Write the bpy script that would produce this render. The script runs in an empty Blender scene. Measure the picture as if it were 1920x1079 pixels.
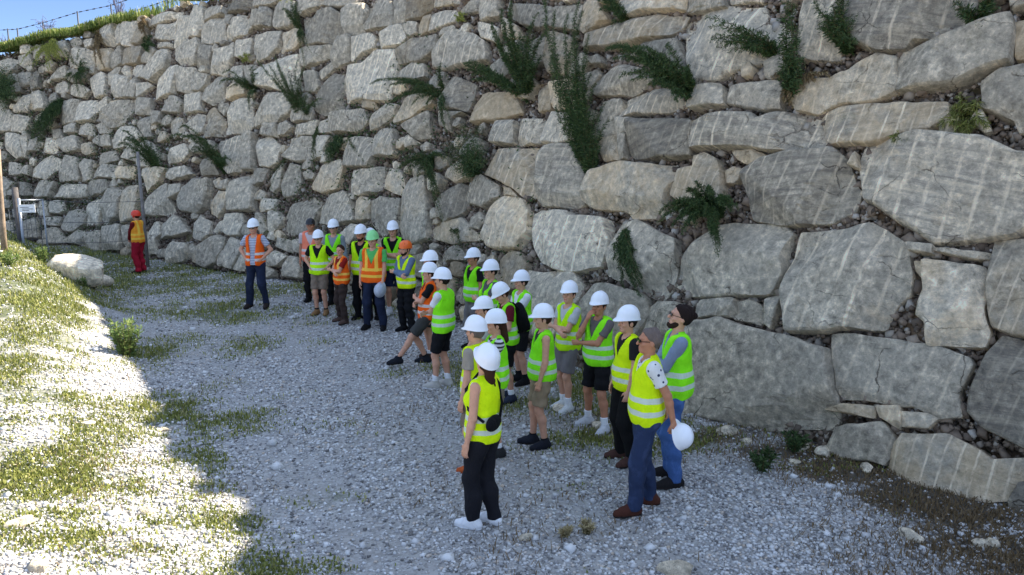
import bpy, math, random
import numpy as np
from mathutils import Vector, Matrix
random.seed(7); rng = np.random.default_rng(7)
R = math.radians
sc = bpy.context.scene
COL = sc.collection

# ------------------------------------------------------------------ camera, world, sun, exposure
FPX = 1450.0; PITCH = R(10.4); CAMH = 3.45
cam_d = bpy.data.cameras.new('camera'); cam = bpy.data.objects.new('camera', cam_d); COL.objects.link(cam)
cam_d.sensor_width = 36; cam_d.lens = 36*FPX/1920; cam_d.clip_end = 2000; cam_d.clip_start = .05
cam.location = (0, 0, CAMH); cam.rotation_euler = (R(90)-PITCH, 0, 0)
sc.camera = cam
SUN_AZ, SUN_EL = R(58), R(40)
w = bpy.data.worlds.new('World'); sc.world = w; w.use_nodes = True
wn = w.node_tree; bg = wn.nodes['Background']
sky = wn.nodes.new('ShaderNodeTexSky'); sky.sky_type = 'NISHITA'; sky.sun_disc = False
sky.sun_elevation = SUN_EL; sky.sun_rotation = SUN_AZ; sky.air_density = .8; sky.dust_density = .1; sky.ozone_density = 1.5; sky.altitude = 1500
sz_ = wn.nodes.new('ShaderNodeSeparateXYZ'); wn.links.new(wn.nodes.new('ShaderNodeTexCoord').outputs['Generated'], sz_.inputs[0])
mr_ = wn.nodes.new('ShaderNodeMapRange'); mr_.interpolation_type = 'SMOOTHSTEP'; wn.links.new(sz_.outputs[2], mr_.inputs[0]); mr_.inputs[1].default_value = .16; mr_.inputs[2].default_value = .6   # added sky gain: dimmed low to keep it blue, boosted overhead to light shade
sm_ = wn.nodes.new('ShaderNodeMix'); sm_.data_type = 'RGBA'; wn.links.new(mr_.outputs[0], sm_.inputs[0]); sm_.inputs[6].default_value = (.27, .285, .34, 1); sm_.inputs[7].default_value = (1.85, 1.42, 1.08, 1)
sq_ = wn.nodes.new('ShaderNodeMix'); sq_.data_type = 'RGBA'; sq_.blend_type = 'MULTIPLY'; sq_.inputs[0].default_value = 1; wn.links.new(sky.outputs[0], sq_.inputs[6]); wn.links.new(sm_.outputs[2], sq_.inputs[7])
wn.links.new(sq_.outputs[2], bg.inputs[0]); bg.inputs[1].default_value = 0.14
SD = Vector((math.sin(SUN_AZ)*math.cos(SUN_EL), math.cos(SUN_AZ)*math.cos(SUN_EL), math.sin(SUN_EL)))
sun_d = bpy.data.lights.new('sun', 'SUN'); sun_d.energy = 3.7; sun_d.angle = R(.6); sun_d.color = (1, .92, .79)
sun = bpy.data.objects.new('sun', sun_d); COL.objects.link(sun); sun.rotation_euler = SD.to_track_quat('Z', 'Y').to_euler()
sc.view_settings.view_transform = 'Standard'; sc.view_settings.look = 'None'
sc.view_settings.exposure = 2.08; sc.view_settings.gamma = 1.0
sc.render.resolution_x = 1024; sc.render.resolution_y = 575

# ------------------------------------------------------------------ geometry helpers
def ray(px, py):
    x = (px-960)/FPX; y = -(py-539.5)/FPX; c, s = math.cos(PITCH), math.sin(PITCH)
    return np.array([x, c+y*s, -s+y*c])
O = np.array([0, 0, CAMH])
def flat(px, py, z=0.):
    d = ray(px, py); return O+(z-CAMH)/d[2]*d
def smooth(a, b, x):
    t = np.clip((x-a)/(b-a), 0, 1); return t*t*(3-2*t)
class Waves:                      # cheap vectorised noise: a sum of random plane waves
    def __init__(s, seed, n=14, lo=1., hi=8., dim=3, p=1.):
        r = np.random.default_rng(seed); k = lo*(hi/lo)**r.random(n); v = r.normal(size=(n, dim)); v /= np.linalg.norm(v, axis=1)[:, None]
        s.K = v*k[:, None]; s.ph = r.random(n)*6.28; a = k**-p; s.a = a/np.sqrt((a*a).sum()/2)
    def __call__(s, P): return (np.sin(P@s.K.T+s.ph)*s.a).sum(-1)
def polyline(P, step=.1, sm=61, e0=10., e1=14.):
    P = np.array(P)[:, :2]; d0 = P[0]-P[1]; d0 /= np.hypot(*d0); d1 = P[-1]-P[-2]; d1 /= np.hypot(*d1)
    P = np.vstack([P[0]+d0*e0, P, P[-1]+d1*e1]); L = np.r_[0, np.cumsum(np.hypot(*np.diff(P, axis=0).T))]
    s = np.arange(0, L[-1], step); Q = np.c_[np.interp(s, L, P[:, 0]), np.interp(s, L, P[:, 1])]
    h = sm//2; k = np.hanning(sm+2)[1:-1]; k /= k.sum()
    pad = np.vstack([Q[0]+(Q[0]-Q[1])*np.arange(h, 0, -1)[:, None], Q, Q[-1]+(Q[-1]-Q[-2])*np.arange(1, h+1)[:, None]])
    return np.c_[np.convolve(pad[:, 0], k, 'valid'), np.convolve(pad[:, 1], k, 'valid')]
BASE = polyline([flat(*p) for p in [(1900, 955), (1700, 900), (1500, 848), (1300, 775), (1000, 660), (850, 600), (530, 525), (300, 490), (100, 462), (0, 455)]])
BT = np.gradient(BASE, axis=0); BT /= np.hypot(BT[:, 0], BT[:, 1])[:, None]; BN = np.c_[BT[:, 1], -BT[:, 0]]    # BN points into the hill
BETA = R(20); TB = math.tan(BETA); NB = len(BASE)
def near(D, P):
    P = np.asarray(P, float); out = np.empty(len(P), int)
    for i in range(0, len(P), 4000):
        q = P[i:i+4000]; out[i:i+4000] = ((q[:, None, 0]-D[None, :, 0])**2+(q[:, None, 1]-D[None, :, 1])**2).argmin(1)
    return out
def wall_sd(P):                   # signed plan distance to the wall foot (negative on the road side), index along the wall
    i = near(BASE, P); return ((np.asarray(P)[:, :2]-BASE[i])*BN[i]).sum(1), i
def hit(px, py, off=0.):          # where the line of sight meets the sloping wall face (moved off metres towards the road)
    d = ray(px, py); ts = np.arange(3, 60, .1)
    for rep in range(2):
        Q = O+ts[:, None]*d; sd, i = wall_sd(Q); g = sd-Q[:, 2]*TB+off/math.cos(BETA)
        k = np.where((g[1:] > 0) & (g[:-1] <= 0))[0]
        if len(k) == 0: return None
        k = k[0]; t = ts[k]+(ts[k+1]-ts[k])*(-g[k])/(g[k+1]-g[k]); ts = np.linspace(t-.06, t+.06, 7)
    Q = O+t*d; return Q, int(near(BASE, Q[None])[0])
def wframe(i):                    # tangent (towards the far end), up the slope, outward normal
    T = np.array([BT[i, 0], BT[i, 1], 0]); N = np.array([BN[i, 0], BN[i, 1], 0])
    U = N*math.sin(BETA)+np.array([0, 0, math.cos(BETA)]); return T, U, np.cross(U, T) if np.dot(np.cross(U, T), N) < 0 else -np.cross(U, T)
def wpt(i, z, off=0.):            # point on the wall face at index i (float), height z
    i = np.clip(np.asarray(i, float), 0, NB-1.001); k = i.astype(int); f = (i-k)[..., None]
    B = BASE[k]*(1-f)+BASE[k+1]*f; N = BN[k]*(1-f)+BN[k+1]*f
    r = z*TB-off/math.cos(BETA); return np.concatenate([B+N*np.asarray(r)[..., None], np.asarray(z+0*r)[..., None]], -1)
ZT_I = [0, 97, 110, 122, 129, 143, 153, 179, 205, 233, 247, 262, 275, 300, 354, 377, 393, 416, 444, 700]
ZT_Z = [8.0, 8.0, 7.5, 7.3, 6.8, 6.85, 7.3, 7.5, 7.85, 7.0, 7.15, 7.4, 7.55, 7.75, 8.15, 8.05, 7.8, 7.5, 7.05, 6.3]
ztn = Waves(5, 10, .03, .3, 1, .5)
def ztop(i): i = np.asarray(i, float); return np.interp(i, ZT_I, ZT_Z)+.1*ztn(i[..., None])

MND = polyline([flat(*p) for p in [(90, 478), (190, 530), (225, 600), (262, 690), (300, 790), (360, 900), (520, 1079)]], .2, 15, 4, 12)
MT = np.gradient(MND, axis=0); MT /= np.hypot(MT[:, 0], MT[:, 1])[:, None]
gwn = Waves(11, 16, .5, 5, 2, 1.0); gfine = Waves(12, 20, 6, 22, 2, .6)
def gh(P):
    P = np.atleast_2d(P)[:, :2]; z = .035*gwn(P)+.008*gfine(P)
    i = near(MND, P); d = -((P-MND[i])*np.c_[-MT[i, 1], MT[i, 0]]).sum(1)
    # MND runs from far to near, so its left normal points to the road
    z = z+(.25+.9*smooth(7, 16, P[:, 1]))*smooth(-.5, 2.0, d)
    sd, _ = wall_sd(P); z = z+.04*smooth(-1.1, 0, sd)*smooth(14, 8, P[:, 1])
    return z
def gp(px, py):
    z = 0.
    for _ in range(4):
        q = flat(px, py, z); z = float(gh(q[None])[0])
    return np.array([q[0], q[1], z])

def mesh_obj(name, V, F, mat=None, parent=None, smooth_=True, attrs=None, uv=None, uv2=None, sharp=0):
    me = bpy.data.meshes.new(name); V = np.asarray(V, np.float32)
    if isinstance(F, np.ndarray) and F.ndim == 2:
        n, k = F.shape; me.vertices.add(len(V)); me.vertices.foreach_set('co', V.ravel())
        me.loops.add(n*k); me.loops.foreach_set('vertex_index', F.astype(np.int32).ravel())
        me.polygons.add(n); me.polygons.foreach_set('loop_start', np.arange(0, n*k, k, dtype=np.int32))
        me.update(calc_edges=True)
    else:
        me.from_pydata(V.tolist(), [], [list(map(int, f)) for f in F])
    if smooth_: me.polygons.foreach_set('use_smooth', np.ones(len(me.polygons), bool))
    for k, a in (attrs or {}).items():
        a = np.asarray(a, np.float32); at = me.attributes.new(k, 'FLOAT' if a.ndim == 1 else 'FLOAT_VECTOR', 'POINT')
        at.data.foreach_set('value' if a.ndim == 1 else 'vector', a.ravel())
    if uv is not None:
        li = np.empty(len(me.loops), np.int32); me.loops.foreach_get('vertex_index', li)
        me.uv_layers.new(name='UVMap').data.foreach_set('uv', np.asarray(uv, np.float32)[li].ravel())
        if uv2 is not None: me.uv_layers.new(name='drill').data.foreach_set('uv', np.asarray(uv2, np.float32)[li].ravel())
    for m in (mat if isinstance(mat, (list, tuple)) else [mat]):
        if m: me.materials.append(m)
    if sharp: me.set_sharp_from_angle(angle=R(sharp))
    me.validate(); ob = bpy.data.objects.new(name, me); COL.objects.link(ob)
    if parent: ob.parent = parent
    return ob
def tag(o, label=None, cat=None, group=None, kind=None):
    if label: o['label'] = label
    if cat: o['category'] = cat
    if group: o['group'] = group
    if kind: o['kind'] = kind
    return o
def empty(name, loc=(0, 0, 0), label=None, cat=None, group=None):
    o = bpy.data.objects.new(name, None); COL.objects.link(o); o.location = loc; o.empty_display_size = .2
    return tag(o, label, cat, group)
class MB:                         # collects pieces into one mesh
    def __init__(s): s.V = []; s.F = []; s.n = 0; s.A = []
    def add(s, V, F, a=0.):
        V = np.asarray(V, float); s.V.append(V); s.F += [[int(i)+s.n for i in f] for f in F]; s.n += len(V)
        s.A.append(np.full(len(V), a) if np.isscalar(a) else np.asarray(a, float))
    def tube(s, P, r, k=6, a=0., cap=True):
        P = np.asarray(P, float); n = len(P); r = np.broadcast_to(r, n); T = np.gradient(P, axis=0); V = []
        for j in range(n):
            t = T[j]/(np.linalg.norm(T[j])+1e-9); u = np.cross(t, [0, 0, 1.] if abs(t[2]) < .9 else [1., 0, 0]); u /= np.linalg.norm(u); v = np.cross(t, u)
            for q in range(k): an = 2*math.pi*q/k; V.append(P[j]+r[j]*(u*math.cos(an)+v*math.sin(an)))
        F = [[j*k+q, j*k+(q+1) % k, (j+1)*k+(q+1) % k, (j+1)*k+q] for j in range(n-1) for q in range(k)]
        if cap: F += [list(range(k))[::-1], list(range((n-1)*k, n*k))]
        s.add(V, F, a)
    def box(s, c, d, a=0., M=None):
        V = np.array([[x, y, z] for x in (-.5, .5) for y in (-.5, .5) for z in (-.5, .5)])*np.asarray(d)
        if M is not None: V = V@np.asarray(M).T
        s.add(V+np.asarray(c), [[0, 1, 3, 2], [4, 6, 7, 5], [0, 4, 5, 1], [2, 3, 7, 6], [0, 2, 6, 4], [1, 5, 7, 3]], a)
    def build(s, name, mat, parent=None, smooth_=True):
        return mesh_obj(name, np.vstack(s.V), s.F, mat, parent, smooth_, {'rnd': np.concatenate(s.A)})

# ------------------------------------------------------------------ materials
def lin(c):
    return tuple((x/12.92 if x <= .04045 else ((x+.055)/1.055)**2.4) for x in c)+(1,)
class NM:
    def __init__(s, name, rough=.85, spec=.3):
        s.m = bpy.data.materials.new(name); s.m.use_nodes = True; s.t = s.m.node_tree; s.b = s.t.nodes['Principled BSDF']
        s.b.inputs['Roughness'].default_value = rough; s.b.inputs['Specular IOR Level'].default_value = spec
    def n(s, ty, **k):
        nd = s.t.nodes.new('ShaderNode'+ty)
        for a, v in k.items(): setattr(nd, a, v)
        return nd
    def put(s, sock, v):
        if isinstance(v, bpy.types.NodeSocket): s.t.links.new(v, sock)
        elif v is not None: sock.default_value = v
    def mix(s, f, a, b, ty='MIX'):
        nd = s.n('Mix', data_type='RGBA', blend_type=ty); s.put(nd.inputs[0], f); s.put(nd.inputs[6], a); s.put(nd.inputs[7], b); return nd.outputs[2]
    def math(s, op, a, b=None, c=None):
        nd = s.n('Math', operation=op); s.put(nd.inputs[0], a); s.put(nd.inputs[1], b)
        if c is not None: s.put(nd.inputs[2], c)
        return nd.outputs[0]
    def noise(s, vec, scale, det=4, rough=.6, dist=0.):
        nd = s.n('TexNoise'); s.put(nd.inputs['Vector'], vec); nd.inputs['Scale'].default_value = scale; nd.inputs['Detail'].default_value = det
        nd.inputs['Roughness'].default_value = rough; nd.inputs['Distortion'].default_value = dist; return nd.outputs[0]
    def ramp(s, f, *st):
        nd = s.n('ValToRGB'); s.put(nd.inputs[0], f); e = nd.color_ramp.elements
        while len(e) < len(st): e.new(.5)
        for x, (p, c) in zip(e, st): x.position = p; x.color = c if len(c) == 4 else (*c, 1)
        return nd.outputs[0]
    def step(s, f, a, b): 
        nd = s.n('MapRange'); s.put(nd.inputs[0], f); nd.inputs[1].default_value = a; nd.inputs[2].default_value = b; return nd.outputs[0]
    def attr(s, name, out=2): nd = s.n('Attribute', attribute_name=name); return nd.outputs[out]
    def map(s, vec, scale=(1, 1, 1), loc=(0, 0, 0)):
        nd = s.n('Mapping'); s.put(nd.inputs[0], vec); nd.inputs['Scale'].default_value = scale; nd.inputs['Location'].default_value = loc; return nd.outputs[0]
    def bump(s, h, st=.5, d=.02, prev=None):
        nd = s.n('Bump'); s.put(nd.inputs['Height'], h); nd.inputs['Strength'].default_value = st; nd.inputs['Distance'].default_value = d
        if prev is not None: s.put(nd.inputs['Normal'], prev)
        return nd.outputs[0]
    def fin(s, col, nrm=None):
        s.put(s.b.inputs['Base Color'], col)
        if nrm is not None: s.put(s.b.inputs['Normal'], nrm)
        return s.m
    def pos(s): return s.n('NewGeometry').outputs['Position']
    def obj(s): return s.n('TexCoord').outputs['Object']

def mat_stone():
    m = NM('quarried_stone', .9, .25); P = m.pos(); uv = m.n('UVMap', uv_map='UVMap').outputs[0]; dr = m.n('UVMap', uv_map='drill').outputs[0]
    st = m.attr('stripe'); warm = m.attr('warm'); tone = m.attr('tone'); lay = m.attr('layer')
    big = m.noise(P, 1.1, 5, .62, .3); fine = m.noise(P, 9, 7, .72); gr = m.noise(P, 45, 4, .7)
    c = m.ramp(fine, (.30, (.085, .085, .08)), (.42, (.22, .218, .208)), (.55, (.37, .366, .348)), (.68, (.66, .655, .625)))
    c = m.mix(m.step(big, .35, .65), c, m.mix(.5, c, (.22, .235, .25, 1)), 'MIX')
    # bedding layers
    lv = m.map(uv, (1.2, 13, 1)); ln = m.noise(lv, 1.0, 5, .65, .5)
    c = m.mix(m.math('MULTIPLY', m.math('MULTIPLY', lay, .9), m.step(ln, .5, .66)), c, (.17, .17, .175, 1))
    c = m.mix(m.math('MULTIPLY', m.math('MULTIPLY', lay, .6), m.step(ln, .47, .33)), c, (.46, .45, .42, 1))
    mo = m.noise(P, 3.3, 8, .78, .2); c = m.mix(m.math('MULTIPLY', m.step(mo, .46, .36), .28), c, (.10, .10, .095, 1)); c = m.mix(m.math('MULTIPLY', m.step(mo, .54, .68), .25), c, (.62, .615, .58, 1))
    cr = m.n('TexVoronoi', feature='DISTANCE_TO_EDGE'); dn = m.n('VectorMath', operation='ADD'); sc3 = m.n('VectorMath', operation='SCALE'); nn_ = m.n('TexNoise'); m.put(nn_.inputs['Vector'], P); nn_.inputs['Scale'].default_value = 2.5; nn_.inputs['Detail'].default_value = 6
    m.put(sc3.inputs[0], nn_.outputs['Color']); sc3.inputs['Scale'].default_value = .5; m.put(dn.inputs[0], m.map(uv, (1., 1.8, 1))); m.put(dn.inputs[1], sc3.outputs[0]); m.put(cr.inputs['Vector'], dn.outputs[0]); cr.inputs['Scale'].default_value = 1.1
    crk = m.math('MULTIPLY', m.step(cr.outputs[0], .009, .002), m.step(m.noise(P, 1.9, 3), .50, .60)); c = m.mix(m.math('MULTIPLY', crk, .8), c, (.05, .045, .04, 1))
    # calcite veins
    vn = m.noise(m.map(uv, (1.6, 3.4, 1)), 1.4, 6, .6, 1.2); v = m.math('ABSOLUTE', m.math('SUBTRACT', vn, .5))
    c = m.mix(m.math('MULTIPLY', m.step(v, .008, .001), .3), c, (.6, .59, .56, 1))
    # ochre clay stains
    wn_ = m.noise(P, 1.7, 6, .7, .4); wm = m.step(m.math('ADD', wn_, m.math('MULTIPLY', m.math('SUBTRACT', warm, .5), .55)), .52, .72)
    c = m.mix(m.math('MULTIPLY', wm, .5), c, m.mix(fine, (.28, .22, .14, 1), (.56, .48, .36, 1)))
    # half drill holes: pale vertical flutes
    sx = m.n('SeparateXYZ'); m.put(sx.inputs[0], dr); wob = m.math('MULTIPLY', m.math('SUBTRACT', m.noise(P, 2.2, 2), .5), .16)
    fr = m.math('ABSOLUTE', m.math('SUBTRACT', m.math('FRACT', m.math('ADD', sx.outputs[0], wob)), .5))
    cell = m.math('FLOOR', m.math('ADD', sx.outputs[0], wob)); wnz = m.n('TexWhiteNoise', noise_dimensions='1D'); m.put(wnz.inputs['W'], cell)
    brk = m.math('MULTIPLY', m.step(m.noise(m.map(dr, (1, 1.6, 1)), 1.8, 6, .75), .40, .56), m.math('MULTIPLY_ADD', wnz.outputs[0], .6, .4))
    line = m.math('MULTIPLY', m.step(fr, .11, .04), m.math('MULTIPLY', brk, st))
    c = m.mix(m.math('MULTIPLY', line, .72), c, (.74, .72, .67, 1))
    # tone per boulder
    k = m.math('MULTIPLY_ADD', tone, 1.4, .84)
    cc = m.n('CombineXYZ'); [m.put(cc.inputs[q], k) for q in range(3)]
    c = m.mix(1., c, cc.outputs[0], 'MULTIPLY')
    c = m.mix(m.step(m.noise(P, 3.1, 5, .7), .62, .75), c, m.mix(.5, c, (.12, .14, .09, 1)))
    h = m.math('ADD', m.math('MULTIPLY', fine, 1.), m.math('MULTIPLY', ln, m.math('MULTIPLY', lay, .5)))
    b = m.bump(h, .95, .06); b = m.bump(gr, .7, .01, b); b = m.bump(line, .5, -.02, b); b = m.bump(crk, .8, -.03, b); b = m.bump(mo, .8, .08, b)
    return m.fin(m.mix(1., c, (1.17, 1.0, .76, 1), 'MULTIPLY'), b)
def mat_earth():
    m = NM('rubbly_earth', 1, .1); P = m.pos(); a = m.noise(P, 3, 6, .7); v = m.n('TexVoronoi'); m.put(v.inputs['Vector'], P); v.inputs['Scale'].default_value = 17; v.inputs['Randomness'].default_value = 1
    sep = m.n('SeparateColor'); m.put(sep.inputs[0], v.outputs['Color'])
    c = m.ramp(a, (.3, (.085, .055, .035)), (.5, (.17, .115, .07)), (.7, (.27, .20, .13)))
    c = m.mix(m.math('MULTIPLY', m.step(sep.outputs[0], .55, .7), m.step(v.outputs[0], .045, .02)), c, (.42, .38, .33, 1))
    c = m.mix(m.step(m.noise(P, 1.2, 4), .52, .66), c, m.mix(.5, c, (.06, .075, .025, 1)))
    b = m.bump(v.outputs[0], -.6, .03); b = m.bump(m.noise(P, 22, 5, .7), .6, .02, b); return m.fin(c, b)
def mat_pebble(name, warm=0.):
    m = NM(name, .85, .25); r = m.attr('rnd'); n_ = m.noise(m.pos(), 60, 3)
    c = m.ramp(r, (0, (.12, .115, .11)), (.22, (.34, .33, .32)), (.55, (.56, .55, .53)), (.86, (.76, .75, .72)), (1, (.56, .45, .34)))
    if warm: c = m.ramp(r, (0, (.07, .05, .035)), (.45, (.20, .145, .10)), (.75, (.29, .22, .155)), (.92, (.40, .35, .28)), (1, (.50, .46, .40)))
    c = m.mix(m.math('MULTIPLY', n_, .5), c, m.mix(.5, c, (.2, .18, .16, 1))); return m.fin(c, m.bump(n_, .4, .004))
def mat_ground():
    m = NM('gravel_ground', .95, .15); P = m.pos(); g = m.attr('grass'); dt = m.attr('dirt')
    v = m.n('TexVoronoi'); m.put(v.inputs['Vector'], m.map(P, (1, 1, .3))); v.inputs['Scale'].default_value = 26
    v2 = m.n('TexVoronoi'); m.put(v2.inputs['Vector'], m.map(P, (1, 1, .3))); v2.inputs['Scale'].default_value = 52
    s1 = m.n('SeparateColor'); m.put(s1.inputs[0], v.outputs['Color']); s2 = m.n('SeparateColor'); m.put(s2.inputs[0], v2.outputs['Color'])
    st = ((0, (.24, .23, .22)), (.3, (.40, .39, .375)), (.65, (.52, .51, .49)), (1, (.66, .65, .62)))
    c = m.mix(m.step(m.noise(P, 2.6, 4), .42, .58), m.ramp(s1.outputs[0], *st), m.ramp(s2.outputs[1], *st))
    c = m.mix(m.step(v.outputs[0], .018, .034), c, m.mix(.45, c, (.16, .15, .13, 1)))
    big = m.noise(P, .9, 6, .66); c = m.mix(m.math('MULTIPLY', m.step(big, .42, .6), .35), c, (.32, .29, .25, 1))
    gn = m.noise(P, 5.5, 6, .75); gm = m.step(m.math('ADD', gn, m.math('MULTIPLY', m.math('SUBTRACT', g, .5), .5)), .50, .74)
    gc = m.ramp(m.noise(P, 30, 4, .7), (.3, (.03, .042, .014)), (.5, (.07, .088, .03)), (.68, (.16, .155, .075)))
    c = m.mix(m.math('MULTIPLY', gm, .88), c, gc)
    dm = m.step(m.math('ADD', m.noise(P, 3.5, 6, .75), m.math('MULTIPLY', m.math('SUBTRACT', dt, .5), .8)), .5, .66)
    c = m.mix(m.math('MULTIPLY', dm, .9), c, m.ramp(m.noise(P, 16, 5, .7), (.35, (.035, .03, .022)), (.6, (.10, .08, .055)), (.75, (.25, .22, .18))))
    b = m.bump(v.outputs[0], -.7, .03); b = m.bump(m.noise(P, 70, 3, .7), .5, .01, b); return m.fin(c, b)
def mat_leaf(name, dark, light, dry=None):
    m = NM(name, .6, .25); r = m.attr('rnd'); st = [(0, dark), (.75, light)]
    if dry: st.append((1, dry))
    c = m.ramp(r, *st); m.fin(c); tr = m.n('BsdfTranslucent'); m.put(tr.inputs[0], c); mx = m.n('MixShader'); mx.inputs[0].default_value = .28
    m.t.links.new(m.b.outputs[0], mx.inputs[1]); m.t.links.new(tr.outputs[0], mx.inputs[2]); m.t.links.new(mx.outputs[0], m.t.nodes['Material Output'].inputs[0]); return m.m
def mat_plain(name, c, rough=.7, spec=.3, metal=0., var=.15, sc_=20, bmp=.15):
    m = NM(name, rough, spec); m.b.inputs['Metallic'].default_value = metal; n_ = m.noise(m.obj(), sc_, 4, .65); col = lin(c)
    return m.fin(m.mix(m.step(n_, .3, .7), tuple(x*(1-var) for x in col[:3])+(1,), tuple(min(1, x*(1+var)) for x in col[:3])+(1,)), m.bump(n_, bmp, .006))
STONE, EARTH = mat_stone(), mat_earth(); PEB = mat_pebble('limestone_pebbles'); PEBW = mat_pebble('earthy_rubble', .68); GROUND = mat_ground()
GRASS = mat_leaf('grass_blades', (.09, .11, .03), (.28, .30, .07), (.46, .41, .18))
LEAF = mat_leaf('shrub_leaves', (.028, .052, .018), (.075, .125, .04), (.15, .20, .07)); LEAFL = mat_leaf('pale_leaves', (.07, .12, .03), (.2, .28, .08), (.42, .42, .14))
DRY = mat_leaf('dry_leaves', (.13, .085, .04), (.3, .21, .1), (.4, .34, .18)); YEL = mat_leaf('yellow_green', (.18, .22, .05), (.45, .46, .1), (.6, .55, .16))
STEM = mat_plain('plant_stem', (.36, .33, .2)); WOOD = mat_plain('weathered_wood', (.56, .49, .42), .85, .2, 0, .35, 9, .6); WOODG = mat_plain('grey_wood', (.36, .34, .33), .9, .2, 0, .3, 9, .6)
STEEL = mat_plain('galvanised_steel', (.62, .64, .66), .5, .5, .6, .1); WIRE = mat_plain('dark_wire', (.28, .3, .33), .6, .4, .4)
SIGNW = mat_plain('white_sign', (.93, .93, .93), .5); SIGNK = mat_plain('sign_ink', (.35, .35, .36))

# ------------------------------------------------------------------ ground
GB = [  # grassy patches: centre px, radii in metres, strength
 (200, 480, 7, 2.2, 1.), (420, 500, 5, 1.6, .85), (560, 545, 3, 1.3, .8), (700, 575, 3, 1.2, .7), (430, 590, 2.6, 1.6, .75), (330, 560, 1.5, 2.2, .4), (500, 640, 2, 1.2, .55), (310, 650, .9, 2.4, .6), (330, 760, .8, 1.8, .55),
 (600, 735, 1.1, .8, .6), (650, 790, .8, .5, .5), (480, 770, .8, .6, .35), (400, 800, .9, .8, .45), (600, 930, .6, .25, .5), (340, 870, .5, .6, .6),
 (900, 690, 2.2, 1.0, .55), (1080, 745, 2, .8, .7), (1290, 820, 1.4, .6, .8), (1000, 700, 1.5, .6, .7), (1450, 880, 1.0, .35, .4), (600, 1065, .6, .2, .5),
 (40, 540, 4., 4., 1.1), (20, 640, 2.0, 2.0, 1.), (60, 590, 2.2, 2.4, .9), (150, 650, 1., 1., .45), (190, 830, 1.0, 1.2, .6), (260, 780, .7, 1.1, .5), (60, 800, 1.5, .6, .45), (150, 560, 2., 2., .6), (100, 720, 1.8, .8, .25), (230, 930, 1.2, .5, .6), (60, 960, 1.6, .4, .5), (330, 1000, .9, .3, .5), (300, 880, 1.2, .3, .6), (100, 900, 2.2, 1.2, .42), (180, 700, 1.6, 1.6, .42), (380, 1000, 1., .4, .45), (150, 1050, 1.4, .4, .4), (20, 850, .6, .4, .5), (110, 1010, .8, .15, .6)]
GBW = [(flat(a, b), rx, ry, s) for a, b, rx, ry, s in GB]
DB = [(flat(a, b), rx, ry, s) for a, b, rx, ry, s in [(1450, 855, .9, .4, .9), (1600, 885, .9, .42, 1.1), (1740, 935, .8, .36, 1.1), (1850, 970, .7, .32, 1.1), (1350, 825, .8, .35, .7), (1200, 780, 1.5, .5, .5), (2050, 1050, 1.5, .6, 1.)]]
gbn = Waves(21, 14, 1.5, 9, 2, .7)
def blobs(P, L):
    g = np.zeros(len(P))
    for c, rx, ry, s in L: g = np.maximum(g, s*np.exp(-(((P[:, 0]-c[0])/rx)**2+((P[:, 1]-c[1])/ry)**2)*.8))
    return g
def bank(P):
    i = near(MND, P); d = -((P[:, :2]-MND[i])*np.c_[-MT[i, 1], MT[i, 0]]).sum(1); return smooth(.2, 1.6, d)
gbl = Waves(22, 10, .4, 1.6, 2, .6)
def grassy(P): return np.clip(blobs(P, GBW)*.95+.14*gbn(P)+.12*gbl(P)*(P[:, 1] > 9)+.06+bank(P)*.26, 0, 1)
def dirty(P): return np.clip(blobs(P, DB)+.1*gbn(P+9.), 0, 1)
def axis(lo, hi, st, far):
    a = list(np.arange(lo, hi+st, st)); d = st
    b = []; x = lo
    while x > -far: d *= 1.35; x -= d; b.append(x)
    d = st; c = []; x = a[-1]
    while x < far: d *= 1.35; x += d; c.append(x)
    return np.array(b[::-1]+a+c)
gx, gy = axis(-20, 9, .11, 400), axis(2.5, 32, .11, 400)
X, Y = np.meshgrid(gx, gy, indexing='ij'); P2 = np.c_[X.ravel(), Y.ravel()]; Z = gh(P2)
far_ = np.maximum(np.abs(P2[:, 0]), np.abs(P2[:, 1])) > 45; Z[far_] = 0
nx, ny = len(gx), len(gy); I = np.arange(nx*ny).reshape(nx, ny)
F = np.stack([I[:-1, :-1], I[1:, :-1], I[1:, 1:], I[:-1, 1:]], -1).reshape(-1, 4)
g_ = mesh_obj('ground', np.c_[P2, Z], F, GROUND, attrs={'grass': grassy(P2), 'dirt': dirty(P2)}); tag(g_, kind='structure')

# hill behind the wall
ii = np.arange(0, NB-1, 2.); rows = [wpt(ii, ztop(ii)-.15, -.05)]
for d_, dz in ((.6, .08), (1.5, .12), (4, .2), (12, .3), (45, .5)):
    q = wpt(ii, ztop(ii)-.15, -.05).copy(); n_ = BN[np.minimum(ii.astype(int), NB-1)]; q[:, :2] += n_*d_; q[:, 2] += dz; rows.append(q)
V = np.vstack(rows); k = len(ii); F = np.array([[r*k+j, r*k+j+1, (r+1)*k+j+1, (r+1)*k+j] for r in range(len(rows)-1) for j in range(k-1)])
hill = mesh_obj('hill', V, F, GROUND, attrs={'grass': np.ones(len(V)), 'dirt': np.zeros(len(V))}); tag(hill, kind='structure')

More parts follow.
